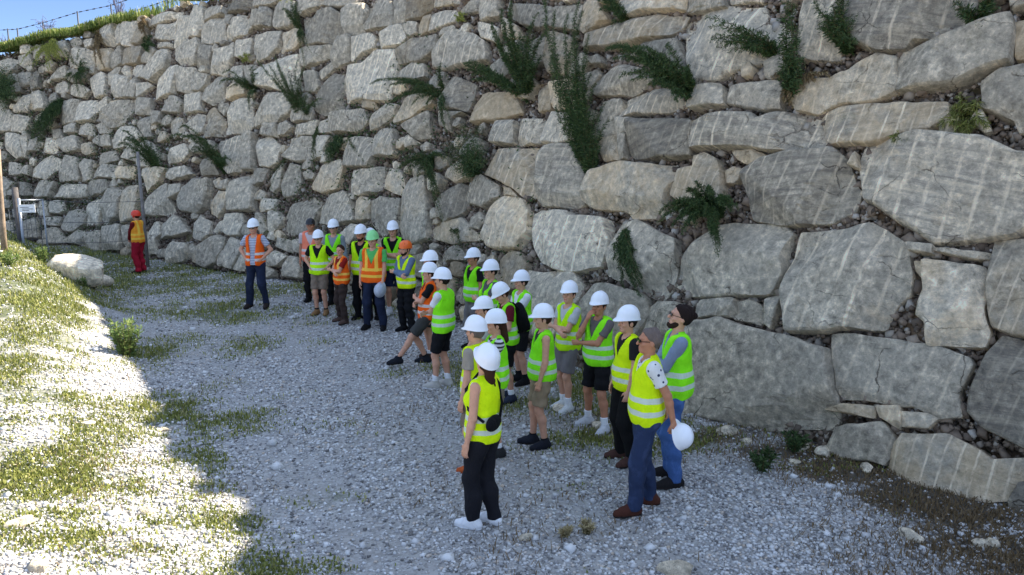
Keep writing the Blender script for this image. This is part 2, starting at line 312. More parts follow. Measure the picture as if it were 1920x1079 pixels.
# ------------------------------------------------------------------ boulder wall: outlines read off the photograph, put back on the sloping face
CROPS = {'A': (0, 0, .25), 'E': (0, 250, .25), 'B': (480, 0, .25), 'D': (480, 230, .25), 'C': (880, 0, .25), 'F': (880, 230, .25), 'P': (960, 380, 1/2.698), 'G': (1280, 0, 1/3), 'H': (1280, 340, 1/3), 'I': (1280, 640, 1/3)}
ST = {'A': '''165,350 240,345 245,400 170,415
250,350 330,345 320,440 280,455 250,430
340,340 430,330 440,410 380,450 330,420
450,330 520,320 530,390 500,430 455,430
555,300 610,290 640,330 600,375 560,360
640,310 715,300 700,355 660,370
760,185 860,175 880,330 850,350 790,340
870,200 925,190 920,310 885,340
940,180 1055,170 1040,260 1000,355 925,350
1060,200 1110,190 1115,280 1060,340 1010,340 1045,260|w
1120,170 1250,100 1370,95 1350,130 1220,180 1130,210|l
1130,220 1320,165 1310,290 1240,315 1150,290
1310,180 1340,130 1430,120 1440,240 1400,310 1300,360
1450,70 1550,60 1545,200 1500,280 1440,280
1560,70 1690,60 1700,120 1620,140 1560,170
1560,180 1710,130 1700,320 1525,345 1530,270
1720,130 1760,125 1745,200 1715,190
1770,140 1850,115 1880,130 1850,260 1700,315 1720,220
1690,20 1800,0 1910,0 1915,50 1800,95 1690,110|d
1890,100 1950,80 1960,200 1870,240
160,430 240,410 250,480 200,520 160,490
520,430 590,370 700,390 720,480 640,530 530,520
720,370 845,365 850,430 830,520 740,530 725,470|w
870,350 915,345 925,480 850,520 840,450
925,370 1080,360 1085,440 1050,480 930,495|w
1100,370 1160,360 1190,390 1140,480 1065,470
1200,330 1290,330 1285,360 1200,370
1210,400 1270,370 1280,450 1250,520 1160,620 1080,590 1130,500
1310,370 1400,320 1510,295 1520,350 1480,490 1370,500 1300,430
1500,380 1540,350 1610,355 1575,510 1480,505
1620,400 1760,350 1770,330 1770,420 1700,560 1580,560
1780,310 1900,290 1890,400 1860,445 1775,430
400,600 450,520 510,500 515,590 410,610
530,540 620,540 680,550 660,600 600,640 540,620
700,560 770,545 805,560 800,720 720,735 695,690|l
830,550 910,510 890,570 870,640 820,640
880,560 970,580 955,650 940,735 865,735 870,640|l
930,505 985,500 980,580 935,560
990,500 1085,495 1100,570 1050,590 990,580|l
985,600 1045,590 1050,640 1020,735 945,735 965,660
1055,640 1130,625 1155,650 1090,700 1050,740
1200,600 1340,490 1330,620 1310,710 1175,750 1185,650|l
1345,520 1485,520 1480,620 1455,710 1340,690 1330,620
1490,560 1580,570 1560,640 1520,690 1465,690
1590,600 1650,570 1720,570 1700,640 1690,760 1600,790 1530,760 1530,690
1400,720 1520,690 1525,790 1530,840 1390,850|l
1230,750 1340,730 1390,780 1350,850 1240,850
1700,660 1780,640 1860,660 1850,710 1750,760 1695,740|wl
1740,520 1840,500 1850,620 1800,640 1730,610
1850,510 1930,500 1930,640 1870,630
80,660 150,620 160,690 100,710
165,560 250,550 240,640 170,660 130,620
250,600 300,580 300,660 250,680
400,640 500,620 535,640 530,700 470,710 410,690
560,640 640,650 680,680 640,740 550,720
120,810 190,720 250,700 245,780 220,840 110,845
260,700 320,690 365,790 355,825 235,830 250,760|l
370,710 430,700 440,760 390,790
470,770 570,750 610,760 600,920 570,935 450,935 450,850
620,770 735,755 735,850 700,915 600,925
750,760 830,740 820,820 740,860
830,770 900,750 880,790 840,800|wl
750,880 880,790 990,760 1000,840 940,930 860,970 780,920 730,900
1000,750 1150,745 1140,860 1050,870 1000,830
0,830 90,830 120,880 90,990 -60,1000 -40,900
125,880 230,870 225,940 180,1000 100,990
740,950 800,920 850,940 830,1000 760,1010
870,1070 920,960 1020,950 1080,1030 1000,1079
1080,900 1150,880 1160,1030 1110,1045 1065,960
1170,850 1230,850 1220,930 1170,950
1280,960 1330,880 1390,900 1400,1000 1300,1040
1400,860 1540,860 1520,1000 1440,1010 1400,930
1540,870 1620,810 1690,900 1690,1020 1530,1030|dw
1700,990 1770,780 1900,740 1900,950 1850,1000 1710,1010
1640,800 1720,780 1740,820 1700,880 1640,820
520,960 590,930 590,1000 520,1010
600,940 700,930 710,1020 620,1020
400,980 470,975 490,1040 420,1050''', 'E': '''40,20 160,10 190,180 120,190 80,140 40,100|l
170,30 225,20 225,120 195,190
235,50 290,40 290,130 225,140
360,50 420,30 450,80 420,150 350,150|l
450,60 600,30 620,130 500,150
630,90 700,70 720,150 660,170 630,150|w
700,30 760,25 765,100 720,80
780,30 850,20 850,100 790,110
870,60 1000,40 960,100 880,130
930,190 1000,90 1025,80 1030,210
1040,90 1120,60 1190,110 1210,230 1140,265 1060,260
1260,160 1400,80 1430,160 1390,210 1270,230|l
1450,70 1600,60 1645,130 1590,160 1450,150
1650,60 1700,60 1700,160 1660,170
1720,70 1830,30 1820,290 1740,315 1700,280 1690,180|s
1840,10 1918,0 1918,270 1840,280
245,330 330,200 400,170 470,210 460,260 400,300 350,350|l
470,230 500,170 605,190 600,360 450,360|d
610,230 650,200 720,210 695,350 650,370 595,350|l
740,240 790,160 870,130 890,200 800,240
700,340 730,280 790,240 875,240 880,270 845,340
885,260 1025,255 1020,320 1000,345 905,345|wl
1100,280 1190,260 1260,270 1210,370 1110,455|w
1265,340 1290,260 1400,250 1460,310 1400,340 1290,355
1530,230 1560,190 1645,190 1650,310 1540,325
70,220 180,240 180,310 90,320
190,260 240,250 230,320 195,310
140,380 220,380 250,460 200,480 140,450|d
265,430 310,360 380,365 380,470 270,485
385,390 430,370 430,400 400,480 370,480
415,480 450,395 500,380 675,395 670,480 580,490
690,390 720,360 825,360 830,410 785,460 685,475|s
835,370 870,350 895,395 840,410
940,400 1060,400 1060,500 1040,640 930,680 920,560|w
790,690 745,660 800,500 830,430 920,370 925,480 900,640 820,680
650,690 660,590 700,520 790,480 780,560 740,690
1120,560 1150,490 1270,380 1290,470 1315,600 1280,615 1110,620
1280,460 1300,400 1385,395 1380,450 1300,500
1340,540 1390,420 1480,350 1600,350 1610,440 1560,560 1500,600 1400,600
1620,370 1670,340 1680,400 1640,415|w
1690,370 1750,355 1740,430 1670,430
1730,440 1760,380 1830,330 1918,300 1918,580 1720,580
1590,600 1600,500 1650,440 1740,450 1700,560 1640,640|w
270,560 290,510 360,510 360,620 300,620
370,600 400,515 480,510 500,580 470,610|l
320,640 470,630 450,700 330,690
460,700 520,590 600,570 650,600 640,680 580,745 500,740
1120,740 1160,670 1210,670 1230,760 1190,800 1180,900 1110,910|l
1210,790 1240,690 1330,625 1380,650 1430,740 1340,780
1475,780 1500,640 1520,620 1585,670 1580,760 1530,810 1490,800
1680,740 1720,620 1830,610 1830,700 1810,770 1740,775
1610,730 1680,650 1690,690 1640,760
340,840 350,740 440,710 490,790 480,820
500,820 600,730 650,740 640,840
645,850 660,760 770,730 770,780 740,880 680,880
750,870 800,710 940,695 930,800 920,885|s
940,840 950,710 1010,690 1000,830 985,860
170,750 180,660 300,640 310,790 180,800
50,790 60,670 110,660 110,780
1240,960 1240,900 1300,830 1420,830 1420,900 1380,960 1270,990|l
1390,950 1440,820 1480,860 1450,930
1460,970 1490,860 1640,770 1690,790 1680,860 1630,980 1560,1010
1690,1000 1700,860 1760,790 1830,830 1810,900 1740,1020
1750,1020 1850,860 1870,1030 1800,1035
1190,880 1250,870 1240,930 1190,930
1640,920 1690,870 1690,990 1650,1000''', 'B': '''0,80 100,60 130,100 110,200 0,220
0,0 190,0 120,50 0,60
130,110 200,20 320,30 320,180 260,215 140,215
350,0 520,0 490,50 360,125 340,100
520,0 770,0 760,30 640,70 580,65 520,45
0,270 100,235 205,240 180,370 110,430 0,460
215,260 330,210 350,320 310,360 190,400 180,390|w
365,150 600,85 660,110 670,270 640,320 410,360 370,260|d
670,70 830,40 840,90 820,250 700,280 675,200|d
840,100 870,10 1020,0 1040,60 1050,200 860,240 835,230|l
1050,0 1150,0 1140,130 1110,180 1060,190 1050,60
1155,60 1160,0 1340,0 1340,60 1260,140 1140,160|w
1350,0 1530,0 1530,30 1350,65|w
1540,20 1690,0 1690,90 1540,110
360,390 400,365 590,350 560,430 400,510 360,500
600,400 640,300 740,290 720,460 620,520 590,510
730,450 750,290 890,265 910,300 900,370 800,420 740,470|s
930,240 1100,195 1140,290 1100,340 950,380 930,330|l
1110,200 1150,175 1215,175 1210,250 1160,280
1230,160 1330,120 1300,250 1220,290|w
1340,120 1420,80 1520,80 1480,170 1370,220 1310,250|s
1390,230 1490,200 1500,235 1390,280
1370,300 1500,240 1650,260 1740,330 1750,460 1650,490 1420,530 1350,510|s
0,500 100,470 230,420 330,420 330,640 280,700 130,670 20,660|l
380,550 470,545 490,650 460,695 380,690
490,540 580,470 600,520 560,560 500,600
540,640 590,560 690,560 680,660 640,850 500,870 440,830 470,720|d
720,510 840,490 940,400 1080,380 1050,620 1020,760 690,770 690,680|s
1080,400 1200,310 1370,260 1360,380 1260,480 1070,480|d
1060,590 1190,480 1290,500 1290,590 1200,610|s
70,740 100,700 260,715 310,760 290,830 230,880 170,930 0,960 20,860|l
60,1020 90,940 180,940 175,1035
190,940 250,920 290,960 240,1020 190,1025
290,960 480,910 460,1010 300,1030
490,920 610,870 600,1000 480,1000
615,870 830,830 850,920 790,990 600,1010|s
880,920 930,850 1010,790 1080,800 1050,880 940,960 880,985
1050,930 1130,740 1200,710 1340,700 1350,800 1180,890|wl
820,770 900,765 920,820 820,820|w
1130,960 1320,850 1330,900 1310,1030 1230,1060
1420,640 1520,590 1655,640 1640,740 1590,840 1390,830 1370,730|dh
1400,850 1580,860 1500,900 1480,1000 1400,940|d
1720,0 1850,0 1840,130 1720,180 1700,100
1670,170 1790,200 1840,230 1830,330 1720,300|l''', 'D': '''270,120 450,110 440,280 330,300 250,280 240,220
480,110 580,110 510,260 450,280
630,140 700,120 680,210 630,200|wl
730,130 910,120 900,270 870,340 680,340 700,220|s
925,120 980,60 1060,60 1060,250 905,265|s
1140,100 1180,110 1240,160 1150,200
20,140 110,110 190,180 170,300 100,340 30,330 20,240
0,350 100,350 60,440 0,480
100,500 130,400 200,310 215,330 190,490 150,530
230,400 260,310 350,340 350,460 310,550 230,570 220,470|d
425,440 520,340 660,290 670,350 630,500 510,540 440,510|wl
740,460 760,370 900,350 970,340 960,500 870,530 800,560 740,530
980,500 970,420 1010,350 1080,360 1120,430 1140,520 1110,550 1040,530|wl
1180,410 1200,310 1290,290 1300,370 1230,410
190,800 250,630 430,560 490,600 480,700 440,790 400,850 250,850|s
490,640 560,560 680,530 740,600 760,740 620,780 480,760|s
780,560 850,570 870,600 850,720 775,740|w
870,600 950,560 1090,580 1080,700 1060,830 950,850 870,760
1070,740 1110,580 1170,440 1290,400 1310,560 1310,870 1220,910 1100,880
1390,580 1560,470 1610,480 1600,620 1520,720 1440,750 1400,680
1330,790 1440,750 1560,720 1660,830 1700,880 1480,910 1330,870|w
1610,590 1640,480 1720,410 1830,480 1830,530 1760,610 1720,640 1620,610
30,670 50,580 160,580 150,660|l
90,720 110,680 170,670 215,720 200,770 140,835 110,810|l
140,920 170,870 280,890 290,940 270,980
300,970 310,890 380,880 340,980
90,1079 100,980 180,970 250,1010 190,1079
240,1160 250,1070 290,1010 340,1020 360,1080 350,1170|l
660,870 750,780 800,780 780,870 740,930
1340,730 1340,670 1370,650 1400,710
1400,1040 1420,960 1520,930 1600,1000 1590,1040
0,700 60,690 100,800 60,850''', 'C': '''290,120 300,80 360,50 640,60 645,200 560,230 420,200|s
265,140 380,210 420,290 330,310 280,260|wl
40,930 40,800 110,710 370,710 400,850 280,900 200,920|wwl
600,270 690,260 780,300 800,440 740,560 620,560 600,480|w
390,400 500,320 590,300 590,470 500,520 400,520|d
655,60 850,40 860,200 840,230 660,220
890,20 1000,30 1060,160 950,230 890,265|w
910,380 930,290 1100,210 1300,160 1400,120 1640,130 1600,200 1500,270 1350,320 1060,370|sw
1160,0 1630,0 1640,80 1320,100 1210,150 1180,100|w
1650,100 1660,20 1700,0 1918,0 1918,50
1340,340 1580,310 1640,500 1620,560 1440,540 1420,450 1210,430|d
940,690 1000,590 1180,500 1400,540 1420,600 1340,650 1230,720 980,730|d
930,470 1000,430 1030,490 960,500
860,580 970,530 990,570 920,680 870,650
520,640 620,640 620,830 530,835|w
640,640 780,610 830,680 830,820 650,820|w
930,1040 950,900 1010,770 1150,760 1170,800 1110,1020 1020,1040
1150,890 1190,760 1390,670 1600,660 1620,800 1500,840 1280,870|s
1130,900 1240,900 1230,1005 1135,1010|l
340,330 400,320 400,380 350,370|l
850,720 920,690 900,750 840,760''', 'F': '''1215,240 1240,0 1690,-10 1690,260 1560,280 1250,270|dh
210,170 230,0 370,0 355,170|s
380,170 390,-10 560,-20 545,160|s
570,160 575,0 640,-60 760,-60 850,40 830,130 680,160|l
960,170 1000,130 1130,100 1140,280 1020,290 990,230|w
1145,100 1200,100 1190,270 1150,280|d
150,400 230,220 560,200 580,240 500,560 420,570 340,500 230,440|ws
530,480 600,200 800,170 880,370 900,440 890,620 730,640 560,630 520,580|dh
910,600 980,390 1200,310 1550,330 1540,440 1500,600 1440,710 1230,720 1190,670 970,650|w
1550,560 1600,370 1720,350 1730,280 1800,250 1890,300 1918,420 1918,600 1850,700 1700,620 1600,600|ws
10,590 70,410 130,410 235,490 230,560 130,635
120,850 220,650 290,570 420,590 470,680 470,830 390,950 280,960 160,930|wl
260,490 330,500 370,560 270,550|w
485,830 490,700 540,660 780,680 800,720 1050,730 1080,900 1060,970 1000,1090 850,1120 680,1110 560,1060 500,950|sl''', 'P': '''485,370 510,240 570,120 640,100 840,190 845,250 810,440 760,495 640,440
75,350 320,360 360,430 320,560 250,680 90,690 80,500
390,500 450,420 560,430 680,480 700,560 640,700 540,760 370,700 360,580
690,540 740,505 860,520 900,600 870,700 720,700 680,640
965,590 970,520 1140,490 1155,580''', 'G': '''45,80 50,10 240,0 250,50 100,80|d
20,240 20,160 70,90 200,50 460,45 470,140 580,130 600,260 470,340 250,420 200,460 60,430 30,300|s
680,330 690,110 720,0 880,0 900,200 880,330 700,350|sl
930,-60 1660,-60 1620,170 1500,210 1310,240 1260,290 1120,300 1000,250 930,200|sdh
1210,360 1260,290 1480,230 1690,160 1850,120 1870,170 1860,370 1700,420 1550,480 1380,500 1220,520
1870,150 1960,130 1990,330 1880,340|ww
645,630 650,480 840,450 1040,340 1090,320 1200,330 1200,520 1080,570 860,600 790,640|w
260,590 280,490 540,460 570,500 560,620 480,625|d
60,620 90,510 230,490 250,600
75,780 80,700 180,680 430,660 460,690 560,650 730,640 790,690 800,800 770,850 560,865 480,860 280,840 80,845|sdh
800,670 830,630 1020,590 1190,580 1300,600 1500,590 1500,660 1400,740 1180,780 1060,810 860,825 820,790|shw
1690,480 1800,430 1918,400 1990,400 1980,740 1890,740 1870,680 1700,620
1620,700 1650,650 1690,630 1740,740 1700,750|ll
290,860 400,850 395,935 330,910|wl
402,850 480,880 470,920 400,940|w
1820,-60 1980,-60 1980,40 1860,70
950,940 990,870 1010,960|w''', 'H': '''350,-60 480,-110 660,-160 870,-185 930,-130 960,20 990,60 960,170 830,230 630,245 420,220 380,100|sdh
1030,110 1020,-80 1050,-170 1160,-200 1350,-240 1700,-230 1900,-130 1990,-120 1990,250 1860,320 1500,345 1420,350 1220,250 1100,150|slh
-40,580 10,480 90,370 220,260 300,240 560,250 620,310 600,400 580,520 500,640 180,655 40,640|l
575,640 600,520 640,380 680,300 850,280 1060,250 1150,290 1260,380 1300,520 1280,640 1180,740 1130,820 850,855 620,845 610,750|sl
110,740 130,680 290,665 280,770
288,700 390,670 460,720 450,810 300,780
475,800 480,670 540,650 550,700 510,830|l
1280,360 1415,370 1415,420 1290,400
1422,380 1740,410 1730,440 1600,440 1440,400|ll
1365,460 1700,480 1730,560 1700,700 1730,850 1690,920 1390,920 1380,800 1330,760 1340,700 1370,620|w
1310,460 1360,460 1360,560 1320,510|w
1710,640 1740,480 1760,360 1990,350 1990,890 1860,860 1740,820|ws''', 'I': '''-5,400 -20,200 20,-20 60,-110 240,-120 400,-60 610,-10 700,10 830,50 840,250 880,400 860,500 640,500 540,510 450,510 350,470 250,430 80,430|f
845,130 855,-30 1000,-30 1200,10 1400,30 1600,100 1620,140 1540,300 1560,420 1430,430 1300,370 1060,340 920,320 880,270|fl
1610,400 1620,280 1720,100 1800,-10 1990,30 1990,620 1850,560 1700,480|h
830,600 880,500 950,480 1130,460 1200,560 1190,640 1150,700 1080,680 900,660
830,390 920,360 1080,370 1080,435 940,410|w
1100,370 1220,370 1240,440 1220,490 1120,430|w
1235,400 1380,410 1440,440 1380,490 1240,480|wl
1170,720 1220,580 1260,530 1500,540 1650,610 1740,670 1918,660 1960,700 1850,900 1600,930 1450,910 1250,830|ws
1850,900 1900,800 1980,780 1990,1010 1860,990|d'''}
def chaikin(P, f=.18):
    Q = np.roll(P, -1, 0); a = P+(Q-P)*f; b = P+(Q-P)*(1-f); return np.stack([a, b], 1).reshape(-1, 2)
fb = [Waves(31+q, 18, 2., 26, 3, 1.15) for q in range(4)]
def stone_mesh(poly, C, T, U, Nn, fl, seed, far, deep=.42):
    r = np.random.default_rng(seed); P = chaikin(np.asarray(poly, float), .06)
    area = .5*abs(np.sum(P[:, 0]*np.roll(P[:, 1], -1)-P[:, 1]*np.roll(P[:, 0], -1))); size = math.sqrt(area)
    seg = max(.035, size/(14 if not far else 9)); Q = []
    for a, b in zip(P, np.roll(P, -1, 0)):
        n = max(1, int(round(np.hypot(*(b-a))/seg))); Q += [a+(b-a)*t for t in np.linspace(0, 1, n, endpoint=False)]
    Q = np.array(Q); c = Q.mean(0); rad = Q-c; rl = np.hypot(rad[:, 0], rad[:, 1])[:, None]
    wv = Waves(seed, 8, 4/size, 22/size, 2, .8); Q = Q+rad/rl*(.013*size*wv(Q))[:, None]
    n = len(Q); sr = [1., 1., .99, .97, .92, .82, .70, .56, .40, .22] if not far else [1., 1., .98, .93, .78, .52, .26]
    lf = 'f' in fl; H0 = (.10+.07*min(size, 1.6))*(.6 if lf else 1)*(.75+.5*r.random()); wd = (.006+.007*min(size, 1.3))
    tl = r.normal(size=2)*(.02 if lf else .06); off = r.normal()*.025; A = []; Hh = []
    for s_ in sr:
        A.append(c+(Q-c)*s_); Hh.append(np.full(n, 0.) if s_ == 1. else H0*(1-np.exp(-((1-s_)*rl[:, 0]+.01)/wd)))
    A.append(c[None]); Hh.append(np.array([H0])); A = np.vstack(A); Hh = np.concatenate(Hh)
    tilt = ((A-c)@tl); Hh = Hh+tilt+off
    for _ in range(r.integers(3, 7) if not lf else 1):      # chipped corners
        ph = r.random()*6.28; dv = np.array([math.cos(ph), math.sin(ph)]); ex = ((Q-c)@dv).max()
        sl = r.uniform(.15, .9); start = ex*r.uniform(.25, .9); pl = H0+off-sl*(((A-c)@dv)-start); Hh = np.minimum(Hh, np.maximum(pl, -.02))
    W = np.array([C+T*a[0]+U*a[1] for a in A]); nz = fb[seed % 4](W*1.0)
    Hh[2*n:] += nz[2*n:]*(.007 if lf else .027)*min(1, .5+size)
    Hh[:n] = -deep; W = W+Nn[None]*Hh[:, None]
    m = len(sr); F = []
    for k_ in range(m-1):
        for j in range(n): j2 = (j+1) % n; F.append((k_*n+j, k_*n+j2, (k_+1)*n+j2, (k_+1)*n+j))
    Q4 = np.array(F); F = np.vstack([Q4[:, [0, 1, 2]], Q4[:, [0, 2, 3]], np.array([[(m-1)*n+j, (m-1)*n+(j+1) % n, m*n] for j in range(n)])])
    e = len(Q4)-2; nrm = np.cross(W[Q4[e, 1]]-W[Q4[e, 0]], W[Q4[e, 3]]-W[Q4[e, 0]])
    if np.dot(nrm, Nn) < 0: F = F[:, ::-1]
    ang = r.normal()*.12; sa = r.normal()*.06-.10; L = A-c
    uv = np.c_[L[:, 0]*math.cos(ang)-L[:, 1]*math.sin(ang), L[:, 0]*math.sin(ang)+L[:, 1]*math.cos(ang)]+r.random(2)*50
    sp = r.uniform(.18, .25)*(1.25 if size > 1.2 else (1 if size > .9 else .68)); dr = np.c_[(L[:, 0]*math.cos(sa)-L[:, 1]*math.sin(sa))/sp+r.random()*50, L[:, 1]+r.random()*50]
    tone = .5+.17*r.normal()+(-.27 if 'd' in fl else 0)+(.22 if 'l' in fl else 0)+(.2 if 'll' in fl else 0)
    o = np.ones(len(W)); at = {'stripe': o*(1. if 's' in fl else (.5 if r.random() < .5 else 0)), 'warm': o*((.75 if 'w' in fl else (.5 if 'f' not in fl else 0)*r.random())+(.25 if 'ww' in fl else 0)),
          'tone': o*np.clip(tone, 0, 1.2), 'layer': o*(1. if 'h' in fl else .3*r.random())}
    return W, F, at, uv, dr, area
stones = []; OC = .06; occ = np.zeros((int(NB*.1/OC)+2, int(9.5/OC)+2), bool)
def inside(P, poly):
    x, y = P[:, 0], P[:, 1]; r_ = np.zeros(len(P), bool); a = poly; b = np.roll(poly, -1, 0)
    for (x1, y1), (x2, y2) in zip(a, b):
        if y1 == y2: continue
        c = ((y1 > y) != (y2 > y)) & (x < (x2-x1)*(y-y1)/(y2-y1)+x1); r_ ^= c
    return r_
def occupy(sv, test=False):
    lo = np.floor(sv.min(0)/OC).astype(int); hi = np.ceil(sv.max(0)/OC).astype(int)+1; lo = np.maximum(lo, 0); hi = np.minimum(hi, occ.shape)
    if (hi <= lo).any(): return 1.
    gx_, gy_ = np.meshgrid(np.arange(lo[0], hi[0]), np.arange(lo[1], hi[1]), indexing='ij'); m_ = inside(np.c_[gx_.ravel(), gy_.ravel()]*OC+OC/2, sv).reshape(gx_.shape)
    sub = occ[lo[0]:hi[0], lo[1]:hi[1]]
    if test: return (sub & m_).sum()/max(1, m_.sum())
    sub |= m_; return 0
seed = 100
for key, txt in ST.items():
    x0, y0, s_ = CROPS[key]
    for ln_ in txt.split('\n'):
        seed += 1; a, _, fl = ln_.partition('|'); px = [tuple(map(float, q.split(','))) for q in a.split()]
        H3 = [hit(x0+x*s_, y0+y*s_) for x, y in px]
        if any(h is None for h in H3): continue
        W = np.array([h[0] for h in H3]); idx = [h[1] for h in H3]; C = W.mean(0); ic = int(np.mean(idx)); T, U, Nn = wframe(ic)
        if C[2] > ztop(ic)+.1 or (ic < 330 and W[:, 2].max() > ztop(ic)+.12): continue
        poly = np.c_[(W-C)@T, (W-C)@U]; poly *= 1+.045/math.sqrt(.1+.5*abs(np.sum(poly[:, 0]*np.roll(poly[:, 1], -1)-poly[:, 1]*np.roll(poly[:, 0], -1))))
        occupy(np.c_[np.array(idx)*.1, W[:, 2]])
        pxa = np.array([(x0+x*s_, y0+y*s_) for x, y in px]); pa = .5*abs(np.sum(pxa[:, 0]*np.roll(pxa[:, 1], -1)-pxa[:, 1]*np.roll(pxa[:, 0], -1)))
        stones.append((pa, stone_mesh(poly, C, T, U, Nn, fl, seed, np.hypot(*C[:2]) > 19)))
# the rest of the wall: courses of boulders, then smaller ones, wherever nothing stands yet
def try_fill(n, w0, w1, asp0, asp1, far, tol, imax=None):
    global seed
    for _ in range(n):
        s0 = rng.uniform(.5, NB*.1-1); z0 = rng.uniform(.05, 8.2)
        wd_ = rng.uniform(w0, w1); h_ = wd_*rng.uniform(asp0, asp1)
        if z0+h_/2 > ztop(s0*10)+.03: continue
        k_ = rng.integers(5, 8); an = np.sort(rng.random(k_)*.5+np.arange(k_))*6.283/k_
        sq = 1/np.maximum(np.abs(np.cos(an)), np.abs(np.sin(an)))**.6; sh = np.c_[np.cos(an)*sq*wd_/2, np.sin(an)*sq*h_/2]*rng.uniform(.85, 1, (k_, 1))
        sv = np.array([s0, z0])+sh
        if occupy(sv, True) > tol: continue
        seed += 1; occupy(sv); ic = int(s0*10); T, U, Nn = wframe(min(ic, NB-2)); C = wpt(s0*10, z0)
        fl = ('s' if rng.random() < .25 else '')+('w' if rng.random() < .3 else '')+('l' if rng.random() < .2 else '')+('d' if rng.random() < .2 else '')
        stones.append((0, stone_mesh(np.c_[sh[:, 0], sh[:, 1]/math.cos(BETA)], C, T, U, Nn, fl, seed, True)))
try_fill(2600, .9, 1.5, .5, .8, True, .02)
try_fill(4000, .5, .8, .55, .9, True, .02)
try_fill(2500, .26, .42, .6, 1, True, .02)
wall = empty('boulder_wall', (*BASE[150], 0), 'tall sloping retaining wall of big rough grey quarry boulders behind the group', 'retaining wall')
stones.sort(key=lambda q: -q[0]); wl = np.array(wall.location)
for pa, (W, F, at, uv, dr, ar) in stones[:100]:
    mesh_obj('boulder', W-wl, F, STONE, wall, True, at, uv, dr, 24)
rest = stones[100:]; n0 = 0; VV, FF = [], []; AT = {k: [] for k in ('stripe', 'warm', 'tone', 'layer')}; U1, U2 = [], []
for pa, (W, F, at, uv, dr, ar) in rest:
    VV.append(W-wl); FF.append(F+n0); n0 += len(W); U1.append(uv); U2.append(dr)
    for k in AT: AT[k].append(at[k])
tag(mesh_obj('smaller_boulders', np.vstack(VV), np.vstack(FF), STONE, wall, True, {k: np.concatenate(v) for k, v in AT.items()}, np.vstack(U1), np.vstack(U2), 24), kind='stuff')
# earth between the boulders
ii = np.arange(0, NB-1, 1.); zz = np.linspace(-.3, 1, 62); V = []
bw = Waves(61, 16, 1.5, 14, 3, .9)
for t in zz:
    z = np.where(t < 0, t, t*(ztop(ii)-.12)); q = wpt(ii, z, -.17); q2 = q+np.c_[-BN[ii.astype(int)], np.zeros(len(ii))]*(.05*bw(q))[:, None]; V.append(q2)
k = len(ii); F = np.array([[r*k+j, r*k+j+1, (r+1)*k+j+1, (r+1)*k+j] for r in range(len(zz)-1) for j in range(k-1)])
mesh_obj('earth_fill', np.vstack(V)-wl, F, EARTH, wall)
def pebbles(name, P, sz, mat, rn, parent=None, flatn=.65, N=None):
    n = len(P); base = np.array([[x, y, z] for x in (-1, 1) for y in (-1, 1) for z in (-1, 1)], float)*.5
    V = base[None]*(1+rng.uniform(-.38, .25, (n, 8, 3))); V *= (sz[:, None]*rng.uniform(.7, 1.3, (n, 3)))[:, None, :]
    q = rng.normal(size=(n, 4)); q /= np.linalg.norm(q, axis=1)[:, None]; a, b, c, d = q.T
    M = np.stack([a*a+b*b-c*c-d*d, 2*(b*c-a*d), 2*(b*d+a*c), 2*(b*c+a*d), a*a-b*b+c*c-d*d, 2*(c*d-a*b), 2*(b*d-a*c), 2*(c*d+a*b), a*a-b*b-c*c+d*d], -1).reshape(n, 3, 3)
    V = np.einsum('nij,nkj->nki', M, V); V[:, :, 2] *= flatn; V = V+P[:, None]
    f = np.array([[0, 1, 3, 2], [4, 6, 7, 5], [0, 4, 5, 1], [2, 3, 7, 6], [0, 2, 6, 4], [1, 5, 7, 3]]); F = (f[None]+8*np.arange(n)[:, None, None]).reshape(-1, 4)
    return mesh_obj(name, V.reshape(-1, 3), F, mat, parent, False, {'rnd': np.repeat(rn, 8)})
n = 330000; s_ = rng.uniform(1, NB*.1-1, n); z_ = rng.uniform(0, 8, n); gi = np.minimum((s_/OC).astype(int), occ.shape[0]-1); gj = (z_/OC).astype(int)
ok = ((~occ[gi, gj]) | (rng.random(n) < .4)) & (z_ < ztop(s_*10)-.1) & (rng.random(n) < 1.3-s_/60); s_, z_ = s_[ok], z_[ok]; Pp = wpt(s_*10, z_, rng.uniform(-.15, -.03, len(s_)))

tag(pebbles('rubble', Pp-wl, rng.uniform(.014, .05, len(Pp))*rng.choice([1, 1, 1, 2.2], len(Pp)), PEBW, rng.random(len(Pp)), wall, 1.), kind='stuff')

# ------------------------------------------------------------------ gravel and grass
def scatter(n, y0, y1, pw=1.6):
    y = y0*(y1/y0)**(rng.random(n)**(1/1.0)); x = (rng.random(n)*1.5-.75)*y; P = np.c_[x, y]; sd, _ = wall_sd(P); return P[sd < .05]
P = scatter(190000, 4.3, 24); g = grassy(P); P = P[rng.random(len(P)) > g*.7]; P = P[rng.random(len(P)) > dirty(P)*.93]; pn_ = Waves(23, 12, .5, 3, 2, .7); sdt, _ = wall_sd(P); trk = np.minimum(np.abs(sdt+3.3+.25*pn_(P*.3)), np.abs(sdt+5.0+.25*pn_(P*.3))); P = P[rng.random(len(P)) > .55*smooth(.45, .1, trk)]; P = P[rng.random(len(P)) < .6+.6*smooth(-.9, .6, pn_(P))]; z = gh(P)
sz = .008+.017*rng.random(len(P))**2+.0009*P[:, 1]; u_ = rng.random(len(P)); sz *= np.where(u_ < .0012, 3., np.where(u_ < .015, 1.9, 1)); rn_ = np.where(u_ < .015, .5+.35*rng.random(len(P)), rng.random(len(P))*.999)
tag(pebbles('gravel', np.c_[P, z+sz*.15], sz, PEB, rn_), 'loose pale crushed limestone covering the track', 'gravel', kind='stuff')
